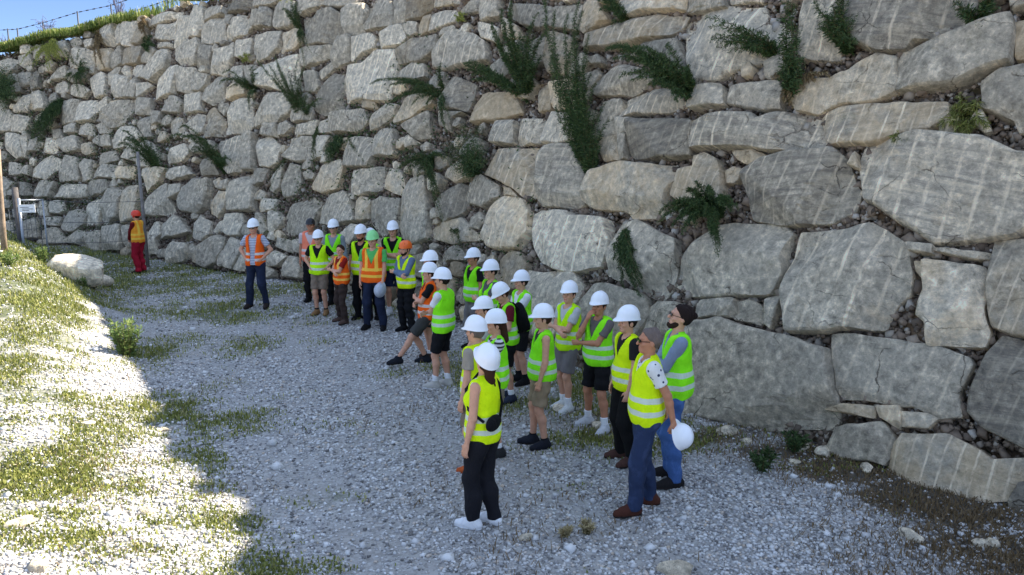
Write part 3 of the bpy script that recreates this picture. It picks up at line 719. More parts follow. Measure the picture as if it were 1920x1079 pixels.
def blades(name, P, h, mat, rn, lean=.5, wd=.006, parent=None):
    n = len(P); a = rng.random(n)*6.283; d = np.c_[np.cos(a), np.sin(a), np.zeros(n)]; s = np.c_[-np.sin(a), np.cos(a), np.zeros(n)]*(wd*(.6+.8*rng.random(n)))[:, None]
    l = lean*rng.random(n)[:, None]*h[:, None]; up = np.array([0, 0, 1.]); m = P+d*l*.35+up*h[:, None]*.55; t = P+d*l+up*h[:, None]*(1-.25*rng.random(n)[:, None])
    V = np.stack([P-s, P+s, m+s*.8, m-s*.8, t], 1).reshape(-1, 3); i = 5*np.arange(n)[:, None]
    F = np.vstack([i+[0, 1, 2, 3], i+[3, 2, 4, 4]])
    return mesh_obj(name, V, F, mat, parent, True, {'rnd': np.repeat(rn, 5)})
P = scatter(800000, 4.3, 27); g = grassy(P); P = P[rng.random(len(P)) < smooth(.22, .85, g)*.9]
cl = gbn(P*2.3); P = P[(cl+rng.normal(size=len(P))*.9) > -.2]; P = P[:260000]; hh = (.022+.055*rng.random(len(P)))*(1+.035*P[:, 1])*(.6+.6*grassy(P))
sd_, _ = wall_sd(P)
tag(blades('grass', np.c_[P, gh(P)-.005], hh, GRASS, rng.random(len(P))**.8*.99, 1.0, .0075), 'short patchy green grass growing through the gravel of the track and mound', 'grass', kind='stuff')
# grass along the top edge of the wall
m_ = 52000; i_ = rng.uniform(330, 500, m_); keep = (Waves(88, 8, .02, .2, 1, .4)(i_[:, None])+rng.normal(size=m_)*.5) > -.4; i_ = i_[keep]; d_ = rng.uniform(-.25, 1.0, len(i_))
q = wpt(i_, ztop(i_)-.12, 0.); q[:, :2] += BN[i_.astype(int)]*d_[:, None]; q[:, 2] += .12+.14*d_+.06*(Waves(89, 6, .04, .15, 1, .3)(i_[:, None]) > 0)*rng.random(len(i_))
tag(blades('grass', q, .16+.42*rng.random(len(q))**1.5, mat_leaf('sunny_grass', (.07, .11, .02), (.2, .26, .05), (.4, .36, .14)), rng.random(len(q)), .8, .012), 'sunlit green grass fringing the top edge of the wall', 'grass', kind='stuff')
# dead stems and litter at the foot of the wall
P = scatter(140000, 5, 11); P = P[rng.random(len(P)) < dirty(P)**1.2*.95]
if len(P): tag(blades('dry_litter', np.c_[P, gh(P)], .03+.08*rng.random(len(P)), DRY, rng.random(len(P))*.4, 2.6, .004), 'dead brown stems and weeds lying at the foot of the wall', 'dry weeds', kind='stuff')
n = 90000; s_ = rng.uniform(14, NB*.1-1, n); z_ = rng.uniform(.3, 8.2, n); gi = np.minimum((s_/OC).astype(int), occ.shape[0]-1); gj = (z_/OC).astype(int)
q = wpt(s_*10, z_, rng.uniform(.0, .22, n)); dens = Waves(91, 14, .35, 2.2, 3, .7)(q)+smooth(22, 42, s_)*1.6-1.1+rng.normal(size=n)*.35; ok = (dens > 0) & (z_ < ztop(s_*10)+.1) & ((~occ[gi, gj]) | (rng.random(n) < .05)); q = q[ok]
d_ = rng.normal(size=q.shape)*[1, 1, .7]+[0, 0, -.35]; d_ /= np.linalg.norm(d_, axis=1)[:, None]; e_ = np.cross(d_, rng.normal(size=q.shape)); e_ /= np.linalg.norm(e_, axis=1)[:, None]; l_ = rng.uniform(.04, .10, len(q))[:, None]
V = np.stack([q, q+d_*l_*.5+e_*l_*.2, q+d_*l_, q+d_*l_*.5-e_*l_*.2], 1).reshape(-1, 3)
tag(mesh_obj('creeping_plants', V, np.arange(len(V)).reshape(-1, 4), LEAF, None, False, {'rnd': np.repeat(rng.random(len(q))*.99, 4)}), 'green creeping plants and moss spread through the joints of the wall, thickest far left', 'ground cover', kind='stuff')
# ------------------------------------------------------------------ people: each figure is grown from an implicit surface over a posed skeleton
def nets(Fv, org, res):
    S = Fv < 0; nx_, ny_, nz_ = Fv.shape; cx = (nx_-1, ny_-1, nz_-1); acc = np.zeros(cx+(3,), np.float32); cnt = np.zeros(cx, np.float32); cross = []
    for ax in range(3):
        a = np.take(Fv, range(0, Fv.shape[ax]-1), ax); b = np.take(Fv, range(1, Fv.shape[ax]), ax)
        sa = a < 0; cr = sa != (b < 0); ijk = np.argwhere(cr); t = a[cr]/(a[cr]-b[cr]); p = ijk.astype(np.float32); p[:, ax] += t; cross.append((ijk, sa[cr]))
        o = [q for q in range(3) if q != ax]
        for d0 in (0, 1):
            for d1 in (0, 1):
                c = ijk.copy(); c[:, o[0]] -= d0; c[:, o[1]] -= d1; ok = (c >= 0).all(1) & (c < cx).all(1)
                np.add.at(acc, tuple(c[ok].T), p[ok]); np.add.at(cnt, tuple(c[ok].T), 1)
    act = cnt > 0; idx = -np.ones(cx, int); idx[act] = np.arange(act.sum()); V = acc[act]/cnt[act][:, None]*res+org; Fs = []
    for ax in range(3):
        ijk, sa = cross[ax]; o = [(ax+1) % 3, (ax+2) % 3]; q = []
        ok = (ijk[:, o[0]] > 0) & (ijk[:, o[1]] > 0) & (ijk[:, o[0]] < Fv.shape[o[0]]-1) & (ijk[:, o[1]] < Fv.shape[o[1]]-1); ijk, sa = ijk[ok], sa[ok]
        for d0, d1 in ((1, 1), (0, 1), (0, 0), (1, 0)):
            c = ijk.copy(); c[:, o[0]] -= d0; c[:, o[1]] -= d1; q.append(idx[tuple(c.T)])
        q = np.stack(q, 1); q[~sa] = q[~sa][:, ::-1]; Fs.append(q)
    return V, np.vstack(Fs)
class Field:
    def __init__(s, lo, hi, res):
        s.lo = np.array(lo, float); s.res = res; s.n = np.ceil((np.array(hi)-s.lo)/res).astype(int)+1
        s.ax = [(s.lo[k]+np.arange(s.n[k])*res).astype(np.float32) for k in range(3)]; s.F = np.full(s.n, .5, np.float32)
    def sl(s, lo, hi):
        a = np.maximum(0, np.floor((np.array(lo)-s.lo)/s.res).astype(int)); b = np.minimum(s.n, np.ceil((np.array(hi)-s.lo)/s.res).astype(int)+1)
        return tuple(slice(int(x), max(int(x), int(y))) for x, y in zip(a, b))
    def grid(s, sl): return s.ax[0][sl[0]][:, None, None], s.ax[1][sl[1]][None, :, None], s.ax[2][sl[2]][None, None, :]
    def join(s, sl, d, k, sub=False):
        a = s.F[sl]
        if sub: s.F[sl] = np.maximum(a, -d); return
        if k <= 0: s.F[sl] = np.minimum(a, d); return
        h = np.clip(k-np.abs(a-d), 0, None)/k; s.F[sl] = np.minimum(a, d)-h*h*k*.25
    def cone(s, a, b, ra, rb, k=.03, sub=False, fy=1.):
        a = np.array(a, float); b = np.array(b, float); m_ = max(ra, rb)+.07; sl = s.sl(np.minimum(a, b)-m_, np.maximum(a, b)+m_); X, Y, Z = s.grid(sl)
        if 0 in s.F[sl].shape: return s
        d = b-a; L = max(1e-6, (d*d).sum()); x, y, z = X-a[0], Y-a[1], Z-a[2]; t = np.clip((x*d[0]+y*d[1]+z*d[2])/L, 0, 1)
        s.join(sl, np.sqrt((x-t*d[0])**2+((y-t*d[1])*fy)**2+(z-t*d[2])**2)-(ra+(rb-ra)*t), k, sub); return s
    def ell(s, c, r, k=.03, sub=False, M=None):
        c = np.array(c, float); r = np.array(r, float); m_ = (r.max() if M is not None else r)+.07; sl = s.sl(c-m_, c+m_); X, Y, Z = s.grid(sl)
        if 0 in s.F[sl].shape: return s
        x, y, z = X-c[0], Y-c[1], Z-c[2]
        if M is not None: x, y, z = (M[0][0]*x+M[1][0]*y+M[2][0]*z), (M[0][1]*x+M[1][1]*y+M[2][1]*z), (M[0][2]*x+M[1][2]*y+M[2][2]*z)
        k0 = np.sqrt((x/r[0])**2+(y/r[1])**2+(z/r[2])**2)+1e-6; k1 = np.sqrt((x/r[0]**2)**2+(y/r[1]**2)**2+(z/r[2]**2)**2)+1e-6
        s.join(sl, k0*(k0-1)/k1, k, sub); return s
    def cut(s, fn): X, Y, Z = s.grid((slice(None),)*3); s.F = np.maximum(s.F, fn(X, Y, Z)+0*s.F); return s
    def wrinkle(s, amp, seed, fx=22, fz=14):
        X, Y, Z = s.grid((slice(None),)*3); r = np.random.default_rng(seed); q = 0
        for _ in range(5):
            v = r.normal(size=3)*[fx, fx, fz]; q = q+np.sin(X*v[0]+Y*v[1]+Z*v[2]+r.random()*6.28)
        s.F += amp*q*.45; return s
    def mesh(s):
        s.F[0], s.F[-1] = .5, .5; s.F[:, 0], s.F[:, -1] = .5, .5; s.F[:, :, 0], s.F[:, :, -1] = .5, .5; return nets(s.F, s.lo, s.res)
def cloth(name, c, kind='', tape=None):
    m = NM(name, .9 if kind != 'hivis' else .75, .2); col = lin(c); P = m.obj(); n_ = m.noise(P, 7, 4, .6); nf = m.noise(P, 90, 3, .6); th = m.attr('th'); tx = m.attr('tx')
    base = m.mix(m.step(n_, .3, .7), tuple(x*.86 for x in col[:3])+(1,), tuple(min(1, x*1.08) for x in col[:3])+(1,))
    if kind == 'denim': base = m.mix(m.step(n_, .5, .8), base, tuple(min(1, x*1.7+.02) for x in col[:3])+(1,))
    if kind == 'stripes': base = m.mix(m.step(m.math('SINE', m.math('MULTIPLY', th, 190)), .1, .5), base, (.16, .2, .32, 1))
    if kind == 'stripes_bold': base = m.mix(m.step(m.math('SINE', m.math('MULTIPLY', th, 130)), -.1, .2), base, (.05, .05, .05, 1))
    if kind == 'dots':
        v = m.n('TexVoronoi'); m.put(v.inputs['Vector'], P); v.inputs['Scale'].default_value = 17; base = m.mix(m.step(v.outputs[0], .24, .2), base, (.04, .05, .09, 1))
    if kind == 'hivis':
        tc = (.62, .66, .62, 1) if not tape else lin(tape)
        def band(v, a, b): return m.math('MULTIPLY', m.math('GREATER_THAN', v, a), m.math('LESS_THAN', v, b))
        w1 = m.math('ADD', th, m.math('MULTIPLY', m.math('SUBTRACT', n_, .5), .02)); bb = m.math('MAXIMUM', band(w1, .985, 1.035), band(w1, 1.105, 1.155))
        if tape: bb = m.math('MAXIMUM', bb, m.math('MULTIPLY', band(m.math('ABSOLUTE', tx), .065, .125), m.math('GREATER_THAN', th, 1.1)))
        base = m.mix(m.math('MULTIPLY', bb, .88), base, tc)
    fo = m.noise(m.map(P, (1, 1, .45)), 11, 5, .62, .8); b = m.bump(fo, .8, .03); return m.fin(base, m.bump(nf, .25, .002, b))
_mc = {}
def C(name, c=None, kind='', tape=None):
    key = (name, c, kind, tape)
    if key not in _mc: _mc[key] = cloth(name, c, kind, tape)
    return _mc[key]
def skin_mat(name, c):
    m = NM(name, .6, .35); n_ = m.noise(m.obj(), 14, 4, .6); q = lin(c); m.b.inputs['Subsurface Weight'].default_value = .08; m.b.inputs['Subsurface Radius'].default_value = (.02, .008, .005)
    return m.fin(m.mix(m.step(n_, .3, .7), tuple(x*.86 for x in q[:3])+(1,), tuple(min(1, x*1.1) for x in q[:3])+(1,)), m.bump(m.noise(m.obj(), 120, 3), .15, .001))
SKIN = skin_mat('skin', (.80, .60, .49)); TAN = skin_mat('tanned_skin', (.72, .50, .38)); EYE = mat_plain('eye', (.1, .07, .05), .3); LIP = skin_mat('lips', (.70, .42, .38))
HELM = mat_plain('white_helmet_plastic', (.93, .94, .95), .32, .5, 0, .03, 5, .02); HELMR = mat_plain('red_helmet_plastic', (.86, .22, .10), .35, .5, 0, .05, 5, .02); HELMO = mat_plain('orange_helmet_plastic', (.95, .42, .12), .35, .5, 0, .05, 5, .02)
HELMG = mat_plain('green_helmet_plastic', (.55, .86, .55), .35, .5, 0, .05, 5, .02); BLK = mat_plain('black_plastic', (.06, .06, .07), .4, .5); LENS = mat_plain('dark_lens', (.03, .03, .04), .12, .6)
HB = C('brown_hair', (.24, .15, .10)); HD = C('dark_hair', (.14, .10, .085)); HG = C('grey_hair', (.44, .39, .36)); 
UPA, FOA = .285, .255
ARMS = {'down': ((.25, .05, .83), (.4, -1, 0)), 'hips': ((.175, .07, 1.03), (1, -.7, .1)), 'cross': ((-.10, .20, 1.21), (.7, .25, -1)), 'cross2': ((-.12, .225, 1.16), (.7, .25, -1)),
        'chin': ((.03, .17, 1.49), (.25, .5, -1)), 'support': ((-.12, .21, 1.17), (.8, .2, -1)), 'pocket': ((.20, .07, .90), (.7, -1, 0)), 'clasp': ((.03, .25, .98), (1, -.1, -.2)),
        'behind': ((.17, -.22, .90), (.6, -1, .1)), 'back': ((.04, -.18, .98), (1, -.8, 0)), 'fwd': ((.16, .30, 1.10), (.6, -.4, -1)), 'low': ((.24, .12, .80), (.4, -1, 0))}
def ik(S, Ht, hint):
    S, Ht = np.array(S, float), np.array(Ht, float); d = Ht-S; L = np.linalg.norm(d); mx = UPA+FOA-.004
    if L > mx: Ht = S+d/L*mx; d = Ht-S; L = mx
    u = d/L; a = (UPA**2-FOA**2+L*L)/(2*L); h = math.sqrt(max(0, UPA**2-a*a)); hn = np.array(hint, float); hn = hn-u*(hn@u); hn /= np.linalg.norm(hn)+1e-9
    return S+u*a+hn*h, Ht
def hand_mesh(W, d, pn, sx, curl):
    d = d/np.linalg.norm(d); pn = pn-d*(pn@d); pn /= np.linalg.norm(pn)+1e-9; side = np.cross(d, pn); M = np.stack([side, d, pn], 1)     # columns: across, along, palm normal
    th = 1 if np.cross([0, 0, 1.], [1., 0, 0])@[0, 1, 0]*sx > 0 else -1
    f = Field((-.06, -.03, -.05), (.07, .20, .09), .0058)
    f.ell((0, .05, 0), (.036, .052, .016), .012); f.cone((0, -.03, 0), (0, .03, 0), .024, .024, .02, fy=1)
    for q, (x, l) in enumerate(((-.028, .062), (-.0095, .074), (.0095, .07), (.0275, .055))):
        x *= -th; b = np.array([x, .088, 0]); c1 = curl*(.8+.1*q); m1 = b+np.array([x*.12, math.cos(c1), math.sin(c1)])*l*.5; c2 = c1*2.1; e = m1+np.array([0, math.cos(c2), math.sin(c2)])*l*.48
        f.cone(b-[x*.2, .02, 0], b, .0105, .0098, .006).cone(b, m1, .0098, .0088, .004).cone(m1, e, .0088, .0076, .004)
    a = np.array([.028*th, .028, .004]); m1 = a+np.array([.026*th, .026, .012+.01*curl]); e = m1+np.array([.008*th, .03, .010+.014*curl]); f.cone(a, m1, .014, .0115, .01).cone(m1, e, .0112, .0092, .004)
    V, F = f.mesh(); V = V@M.T+W
    if np.linalg.det(M) < 0: F = F[:, ::-1]
    return V, F
def helmet_mesh(kind='hard'):
    n, V, F = 32, [], []; rx, ry, hz = (.113, .136, .138) if kind == 'hard' else (.118, .14, .115); zb = 1.688
    prof = []
    for k_ in range(9): ph = R(90)*k_/8; prof.append((math.cos(ph), math.sin(ph)))
    rings = [(.90, .004, 0), (1., -.004, 0), (1.02, -.004, 1), (1.025, .003, 1), (1., .012, 0)] if kind == 'hard' else [(.92, -.02, 0), (1., -.022, 0), (1., .0, 0)]
    L = []
    for r_, dz, bm in rings:
        row = []
        for q in range(n):
            a = 2*math.pi*q/n; ca, sa = math.cos(a), math.sin(a); fr = max(0, sa)**3; x = rx*ca*(r_+.03*bm); y = ry*sa*(r_+.03*bm)+(.042*fr if bm else (.006*fr if kind == 'hard' else 0)); row.append((x, y-.005, zb+dz-.016*fr*bm-(.018*max(0, -sa) if kind != 'hard' else .01*max(0, -sa))))
        L.append(row)
    for c, s_ in prof[1:-1]:
        row = []
        for q in range(n):
            a = 2*math.pi*q/n; ca, sa = math.cos(a), math.sin(a); c2 = c**.85; x = rx*ca*c2; rdg = .008*math.exp(-(x/.022)**2)*s_ if kind == 'hard' else .004*math.cos(6*a)*s_; row.append((x, ry*sa*c2-.005, zb+.012+hz*s_+rdg))
        L.append(row)
    for r in L: V += r
    m = len(L); top = len(V); V.append((0, -.005, zb+.012+hz+(.008 if kind == 'hard' else 0))); 
    for j in range(m-1):
        for q in range(n): F.append((j*n+q, j*n+(q+1) % n, (j+1)*n+(q+1) % n, (j+1)*n+q))
    for q in range(n): F.append(((m-1)*n+q, (m-1)*n+(q+1) % n, top))
    # inner shell, so that the helmet is hollow
    o = len(V)
    for c, s_ in prof[1:-1]:
        for q in range(n): a = 2*math.pi*q/n; V.append((rx*.88*math.cos(a)*c**.85, ry*.88*math.sin(a)*c**.85-.005, zb+.006+hz*.93*s_))
    top2 = len(V); V.append((0, -.005, zb+hz*.94))
    for q in range(n): F.append((q, o+q, o+(q+1) % n, (q+1) % n))
    for j in range(len(prof)-3):
        for q in range(n): F.append((o+j*n+q, o+(j+1)*n+q, o+(j+1)*n+(q+1) % n, o+j*n+(q+1) % n))
    e = o+(len(prof)-3)*n
    for q in range(n): F.append((e+q, top2, e+(q+1) % n))
    return np.array(V), F
HC = np.array([0, -.005, 1.62])
def person(px, foot, top, yaw, label, skin=SKIN, helm='white', hair='short', hm=None, arms=('down', 'down'), feet=((-.12, 0), (.12, 0)), toe=12, lean=0., head=(0, 0), hips=(0, 0),
           shirt=(.1, .1, .1), skind='', sleeve='short', vest=None, vtape=None, vopen=False, vcol='V', bottom='trousers', bcol=(.1, .1, .1), bkind='', shoe=(.1, .1, .1), sock=None, glasses=False, beard=False, bun=False, braid=False, seed=0, female=False, muffs=False, htilt=0, hmax=None, fz=0., cat='person'):
    g = gp(px, foot); g[2] += fz; Yd = g[1]; res = .0125 if Yd < 11 else (.0155 if Yd < 16 else .019)
    # height of the figure from the photograph
    d = ray(px, top); zt = CAMH+d[2]/d[1]*Yd; tall = 1.835 if helm not in (None, 'cap') else 1.76; s_ = float(np.clip((zt-g[2])/tall, .84, 1.09))
    root = empty('person', g, label, cat, 'people in high-visibility vests standing by the wall'); root.scale = (s_,)*3; root.rotation_euler = (0, 0, R(180-yaw))
    hy, hz = hips; up = np.array([0, hy, hz]); w_ = .93 if female else 1.01+.055*math.sin(seed*2.3)
    SH = {q: np.array([q*.178*w_, -.01, 1.435])+up for q in (-1, 1)}; HP = {q: np.array([q*.092, 0, .93])+up for q in (-1, 1)}
    EL, WR, KN, AN = {}, {}, {}, {}
    for q, a in zip((-1, 1), arms):
        t, hnt = ARMS[a] if isinstance(a, str) else a; EL[q], WR[q] = ik(SH[q], np.array([t[0]*q, t[1], t[2]])+up, (hnt[0]*q, hnt[1], hnt[2]))
    for q, ft in zip((-1, 1), feet):
        A_ = np.array([ft[0], ft[1]-.02, .085+(ft[2] if len(ft) > 2 else 0)]); Hh = HP[q]; dv = A_-Hh; L = np.linalg.norm(dv); u = dv/L; Lm = min(L, .855); a_ = Lm/2; h_ = math.sqrt(max(.0001, .4285**2-a_*a_)); hn = np.array([0, 1., 0])-u*u[1]; hn /= np.linalg.norm(hn); KN[q] = Hh+u*a_+hn*h_; AN[q] = Hh+u*Lm
    def torso(f, o, low=.90):
        f.ell(np.array([0, -.005, 1.30])+up, (.155*w_+o, .105+o, .20+o), .03).ell(np.array([0, 0, 1.12])+up, (.138*w_+o, .100+o, .16+o), .05).ell(np.array([0, -.005, .96])+up, (.155+o, .112+o, .12+o), .05)
        f.cone(np.array([-.13*w_, -.01, 1.425])+up, np.array([.13*w_, -.01, 1.425])+up, .055+o, .055+o, .04)
        if female: f.ell(np.array([-.065, .075, 1.29])+up, (.06+o*.6,)*3, .05).ell(np.array([.065, .075, 1.29])+up, (.06+o*.6,)*3, .05)
    def arm(f, q, o, part='all'):
        S, E_, W = SH[q], EL[q], WR[q]; f.cone(S, E_, .050+o, .041+o, .03)
        if part != 'upper': m_ = E_+(W-E_)*.3; f.cone(E_, m_, .041+o, .040+o, .02).cone(m_, W, .040+o, .027+o*1., .02)
    lo = (-.62, -.42+min(0, hy), .0); hi = (.62, .46+max(0, hy), 1.56)
    cache = {}
    def yawmat(a): return np.array([[math.cos(a), -math.sin(a), 0], [math.sin(a), math.cos(a), 0], [0, 0, 1]])
    HM = yawmat(R(head[0]))@np.array([[1, 0, 0], [0, math.cos(R(head[1])), -math.sin(R(head[1]))], [0, math.sin(R(head[1])), math.cos(R(head[1]))]]); piv = np.array([0, -.01, 1.53])
    def headx(V): return (V-piv)@HM.T+piv+up
    la = R(lean)
    def bend(V):
        V = np.array(V, float); wz = smooth(.88, 1.02, V[:, 2]-hz)*la*-1; y, z = V[:, 1]-hy, V[:, 2]-(.95+hz); V[:, 1] = y*np.cos(wz)-z*np.sin(wz)+hy; V[:, 2] = y*np.sin(wz)+z*np.cos(wz)+.95+hz; return V
    def part(name, V, F, mat, parent=root, sharp=0, **k):
        V = np.asarray(V); at = {'th': V[:, 2]-hz, 'tx': V[:, 0]}; o = mesh_obj(name, bend(V), F, mat, parent, True, at, sharp=sharp); return o
    # body: one mesh
    f = Field(lo, hi, res); torso(f, -.004)
    f.cone(np.array([0, -.02, 1.42])+up, np.array([0, -.005, 1.60])+up, .056, .05, .04)
    for q in (-1, 1):
        arm(f, q, -.002)
        m_ = KN[q]+(AN[q]-KN[q])*.3+np.array([0, -.018, 0]); f.cone(HP[q]+[0, 0, -.05], KN[q], .082, .055, .04).cone(KN[q], m_, .053, .056, .03).cone(m_, AN[q], .054, .036, .03)
    Vs, Fs = f.mesh(); Vs = [Vs]; Fs = [Fs]; ns = len(Vs[0]); mi = [np.zeros(len(Fs[0]), int)]
    f = Field((-.11, -.13, 1.50), (.11, .14, 1.79), .0062 if Yd < 16 else .009)
    f.ell((0, -.008, 1.665), (.077, .097, .092), .01).ell((0, .025, 1.592), (.056, .066, .062), .035).ell((0, .062, 1.552), (.028, .026, .022), .03).cone((0, -.02, 1.46), (0, -.005, 1.60), .054, .048, .03)
    f.cone((-.032, .078, 1.668), (.032, .078, 1.668), .016, .016, .012)
    for q in (-1, 1):
        f.ell((q*.031, .094, 1.648), (.017, .014, .011), 0, sub=True); f.ell((q*.031, .078, 1.648), (.0135,)*3, 0); f.ell((q*.045, .066, 1.618), (.02, .02, .016), .02); f.ell((q*.079, -.008, 1.632), (.012, .021, .031), .008)
    f.cone((0, .088, 1.655), (0, .110, 1.618), .009, .014, .010).cone((-.018, .084, 1.580), (.018, .084, 1.580), .009, .009, .006)
    V, F = f.mesh(); cen = V[F].mean(1); mm = np.zeros(len(F), int); mm[(np.abs(np.abs(cen[:, 0])-.031) < .0095) & (np.abs(cen[:, 2]-1.648) < .0065) & (cen[:, 1] > .07)] = 1; mm[(np.abs(cen[:, 0]) < .02) & (np.abs(cen[:, 2]-1.580) < .007) & (cen[:, 1] > .08)] = 2
    Vs.append(headx(V)); Fs.append(F+ns); ns += len(V); mi.append(mm)
    for q, a in zip((-1, 1), arms):
        dv = WR[q]-EL[q]; cen = np.array([0, 0, WR[q][2]])+up; pn = cen-WR[q]; an = a if isinstance(a, str) else ''
        if an.startswith('cross') or an == 'support': pn = np.array([0, -1., 0])
        V, F = hand_mesh(WR[q], dv+(np.array([0, 0, 0])), pn, q, .35 if an in ('down', 'low', '') else (.9 if an in ('behind', 'clasp', 'back') else .55)); Vs.append(V); Fs.append(F+ns); ns += len(V); mi.append(np.zeros(len(F), int))
    o = part('body', np.vstack(Vs), np.vstack(Fs), [skin, EYE, LIP]); 
    mi = np.concatenate(mi)
    if len(mi) == len(o.data.polygons): o.data.polygons.foreach_set('material_index', mi.astype(np.int32))
    # shirt
    f = Field(lo, hi, res); torso(f, .012)
    zb_ = .88 if vest is not None else .90; f.cone(np.array([0, 0, 1.0])+up, np.array([0, 0, .90])+up, .135, .145, .05)
    for q in (-1, 1):
        if sleeve == 'short': E2 = SH[q]+(EL[q]-SH[q])*.62; f.cone(SH[q], E2, .062, .064, .03)
        elif sleeve == 'long': arm(f, q, .014)
    f.wrinkle(.006, seed+1); shs = [(SH[q], EL[q]) for q in (-1, 1)]
    f.cut(lambda X, Y, Z: (.90+hz)-Z if vest is not None else (.92+hz)-Z)
    if sleeve == 'short':
        for q in (-1, 1):
            dv = (EL[q]-SH[q]); dv = dv/np.linalg.norm(dv); e = SH[q]+(EL[q]-SH[q])*.62
            def fn(X, Y, Z, dv=dv, e=e, q=q): pl = (X-e[0])*dv[0]+(Y-e[1])*dv[1]+(Z-e[2])*dv[2]; rad = np.sqrt((X-e[0])**2+(Y-e[1])**2+(Z-e[2])**2)-.10; return np.minimum(pl, -rad)
            f.cut(fn)
    if sleeve == 'none':
        for q in (-1, 1): f.ell(SH[q]+[q*.035, 0, 0], (.052, .075, .085), 0, sub=True)
    if sleeve == 'long':
        pass
    f.cone(np.array([0, .035, 1.58])+up, np.array([0, .02, 1.45])+up, .075, .05, 0, sub=True)
    V, F = f.mesh(); part('shirt', V, F, C('shirt_cloth', shirt, skind))
    # vest
    if vest is not None:
        f = Field((-.30, -.30+min(0, hy), .80+hz), (.30, .32+max(0, hy), 1.56+hz), res*.92); torso(f, .036)
        f.ell(np.array([0, 0, 1.02])+up, (.213*w_, .163, .27), .05); f.wrinkle(.011, seed+2, 17, 9)
        f.cut(lambda X, Y, Z: (.885+hz)+.006*np.sin(X*21+seed)-Z)
        for q in (-1, 1): f.ell(SH[q]+[q*.045, 0, -.02], (.062, .12, .125), 0, sub=True)
        f.cone(np.array([0, .02, 1.60])+up, np.array([0, .01, 1.42])+up, .085, .062, 0, sub=True)
        if vopen: f.cut(lambda X, Y, Z: np.minimum(.052+.03*smooth(1.1, 1.45, Z-hz)-np.abs(X), Y-hy-0.0+0*Z))
        else: f.cut(lambda X, Y, Z: np.minimum((Z-hz-1.22)*.42-np.abs(X), np.minimum(Y-hy, Z-hz-1.2)))
        V, F = f.mesh(); part('vest', V, F, C('high_visibility_cloth', vest, 'hivis', vtape))
    # legs
    if bottom:
        shorts = bottom == 'shorts'; f = Field((-.42, -.6 if shorts is None else min(-.42, min(ft[1] for ft in feet)-.25), .03), (.42, max(.45, max(ft[1] for ft in feet)+.25), 1.08+max(0, hz)), res)
        f.ell(np.array([0, -.008, .965])+up, (.168, .125, .13), .04)
        for q in (-1, 1):
            if shorts: K2 = HP[q]+(KN[q]-HP[q])*.86; f.cone(HP[q], K2, .102, .092, .03)
            else: m_ = KN[q]+(AN[q]-KN[q])*.4+np.array([0, -.012, 0]); wd_ = .010 if bkind == 'slim' else (.022 if bkind == 'baggy' else .008); f.cone(HP[q]+[0, 0, -.03], KN[q], .098+wd_, .070+wd_, .035).cone(KN[q], m_, .069+wd_, .066+wd_, .03).cone(m_, AN[q]+[0, 0, -.02], .066+wd_, .057+wd_, .03)
        f.wrinkle(.008 if shorts else .011, seed+3, 13, 22); f.cut(lambda X, Y, Z: Z-(1.03+hz))
        if shorts:
            for q in (-1, 1):
                dv = KN[q]-HP[q]; dv = dv/np.linalg.norm(dv); e = HP[q]+(KN[q]-HP[q])*.86
                def fn(X, Y, Z, dv=dv, e=e, q=q): pl = (X-e[0])*dv[0]+(Y-e[1])*dv[1]+(Z-e[2])*dv[2]; return np.where(X*q > 0, pl, -1.)
                f.cut(fn)
        else: f.cut(lambda X, Y, Z: .055-Z+0*X)
        V, F = f.mesh(); part('shorts' if shorts else 'trousers', V, F, C('trouser_cloth', bcol, 'denim' if bkind == 'denim' else ''))
    for q in (-1, 1):
        A_ = AN[q]; ta = R(toe)*q; dx, dy = math.sin(ta), math.cos(ta)
        f = Field(A_-[.16, .2, .11], A_+[.16, .28, .12], .009 if Yd < 14 else .012); b0 = A_+np.array([-dx*.045, -dy*.045, -.045]); b1 = A_+np.array([dx*.10, dy*.10, -.052]); b2 = A_+np.array([dx*.165, dy*.165, -.058])
        f.cone(b0, b1, .046, .050, .03).cone(b1, b2, .049, .038, .02).cone(A_+[0, 0, -.04], A_+[0, 0, .03], .052, .050, .04).cone(A_+[0, 0, -.01], b1+[0, 0, .012], .046, .034, .03); zs = A_[2]-.088; f.cut(lambda X, Y, Z: zs-Z+0*X); f.cut(lambda X, Y, Z: Z-(A_[2]+.045)+0*X)
        V, F = f.mesh(); o = part('shoe', V, F, C('shoe_leather', shoe))
        f = Field(A_-[.16, .2, .11], A_+[.16, .28, .05], .010); f.cone(b0-[0, 0, .012], b1-[0, 0, .012], .047, .051, .02).cone(b1-[0, 0, .012], b2-[0, 0, .008], .050, .039, .02); f.cut(lambda X, Y, Z: zs-.002-Z+0*X); f.cut(lambda X, Y, Z: Z-(zs+.024)+0*X)
        V, F = f.mesh(); part('sole', V, F, C('shoe_sole', (.9, .9, .9) if shoe[0] > .6 else (.16, .14, .13)), o) if len(V) else None
        if o.children: 
            for ch in o.children: ch['label'] = 'sole'; del ch['label']
        if sock:
            dv = KN[q]-A_; dv /= np.linalg.norm(dv); f = Field(A_-[.08, .09, .05], A_+dv*.2+[.08, .08, .03], .009); f.cone(A_-dv*.02, A_+dv*.17, .044, .050, .02); e = A_+dv*sock[1]; f.cut(lambda X, Y, Z: (X-e[0])*dv[0]+(Y-e[1])*dv[1]+(Z-e[2])*dv[2]); V, F = f.mesh(); part('sock', V, F, C('sock_knit', (.93, .93, .93) if sock[0] == 'w' else (.08, .08, .09)))
    hmat = hm or HB
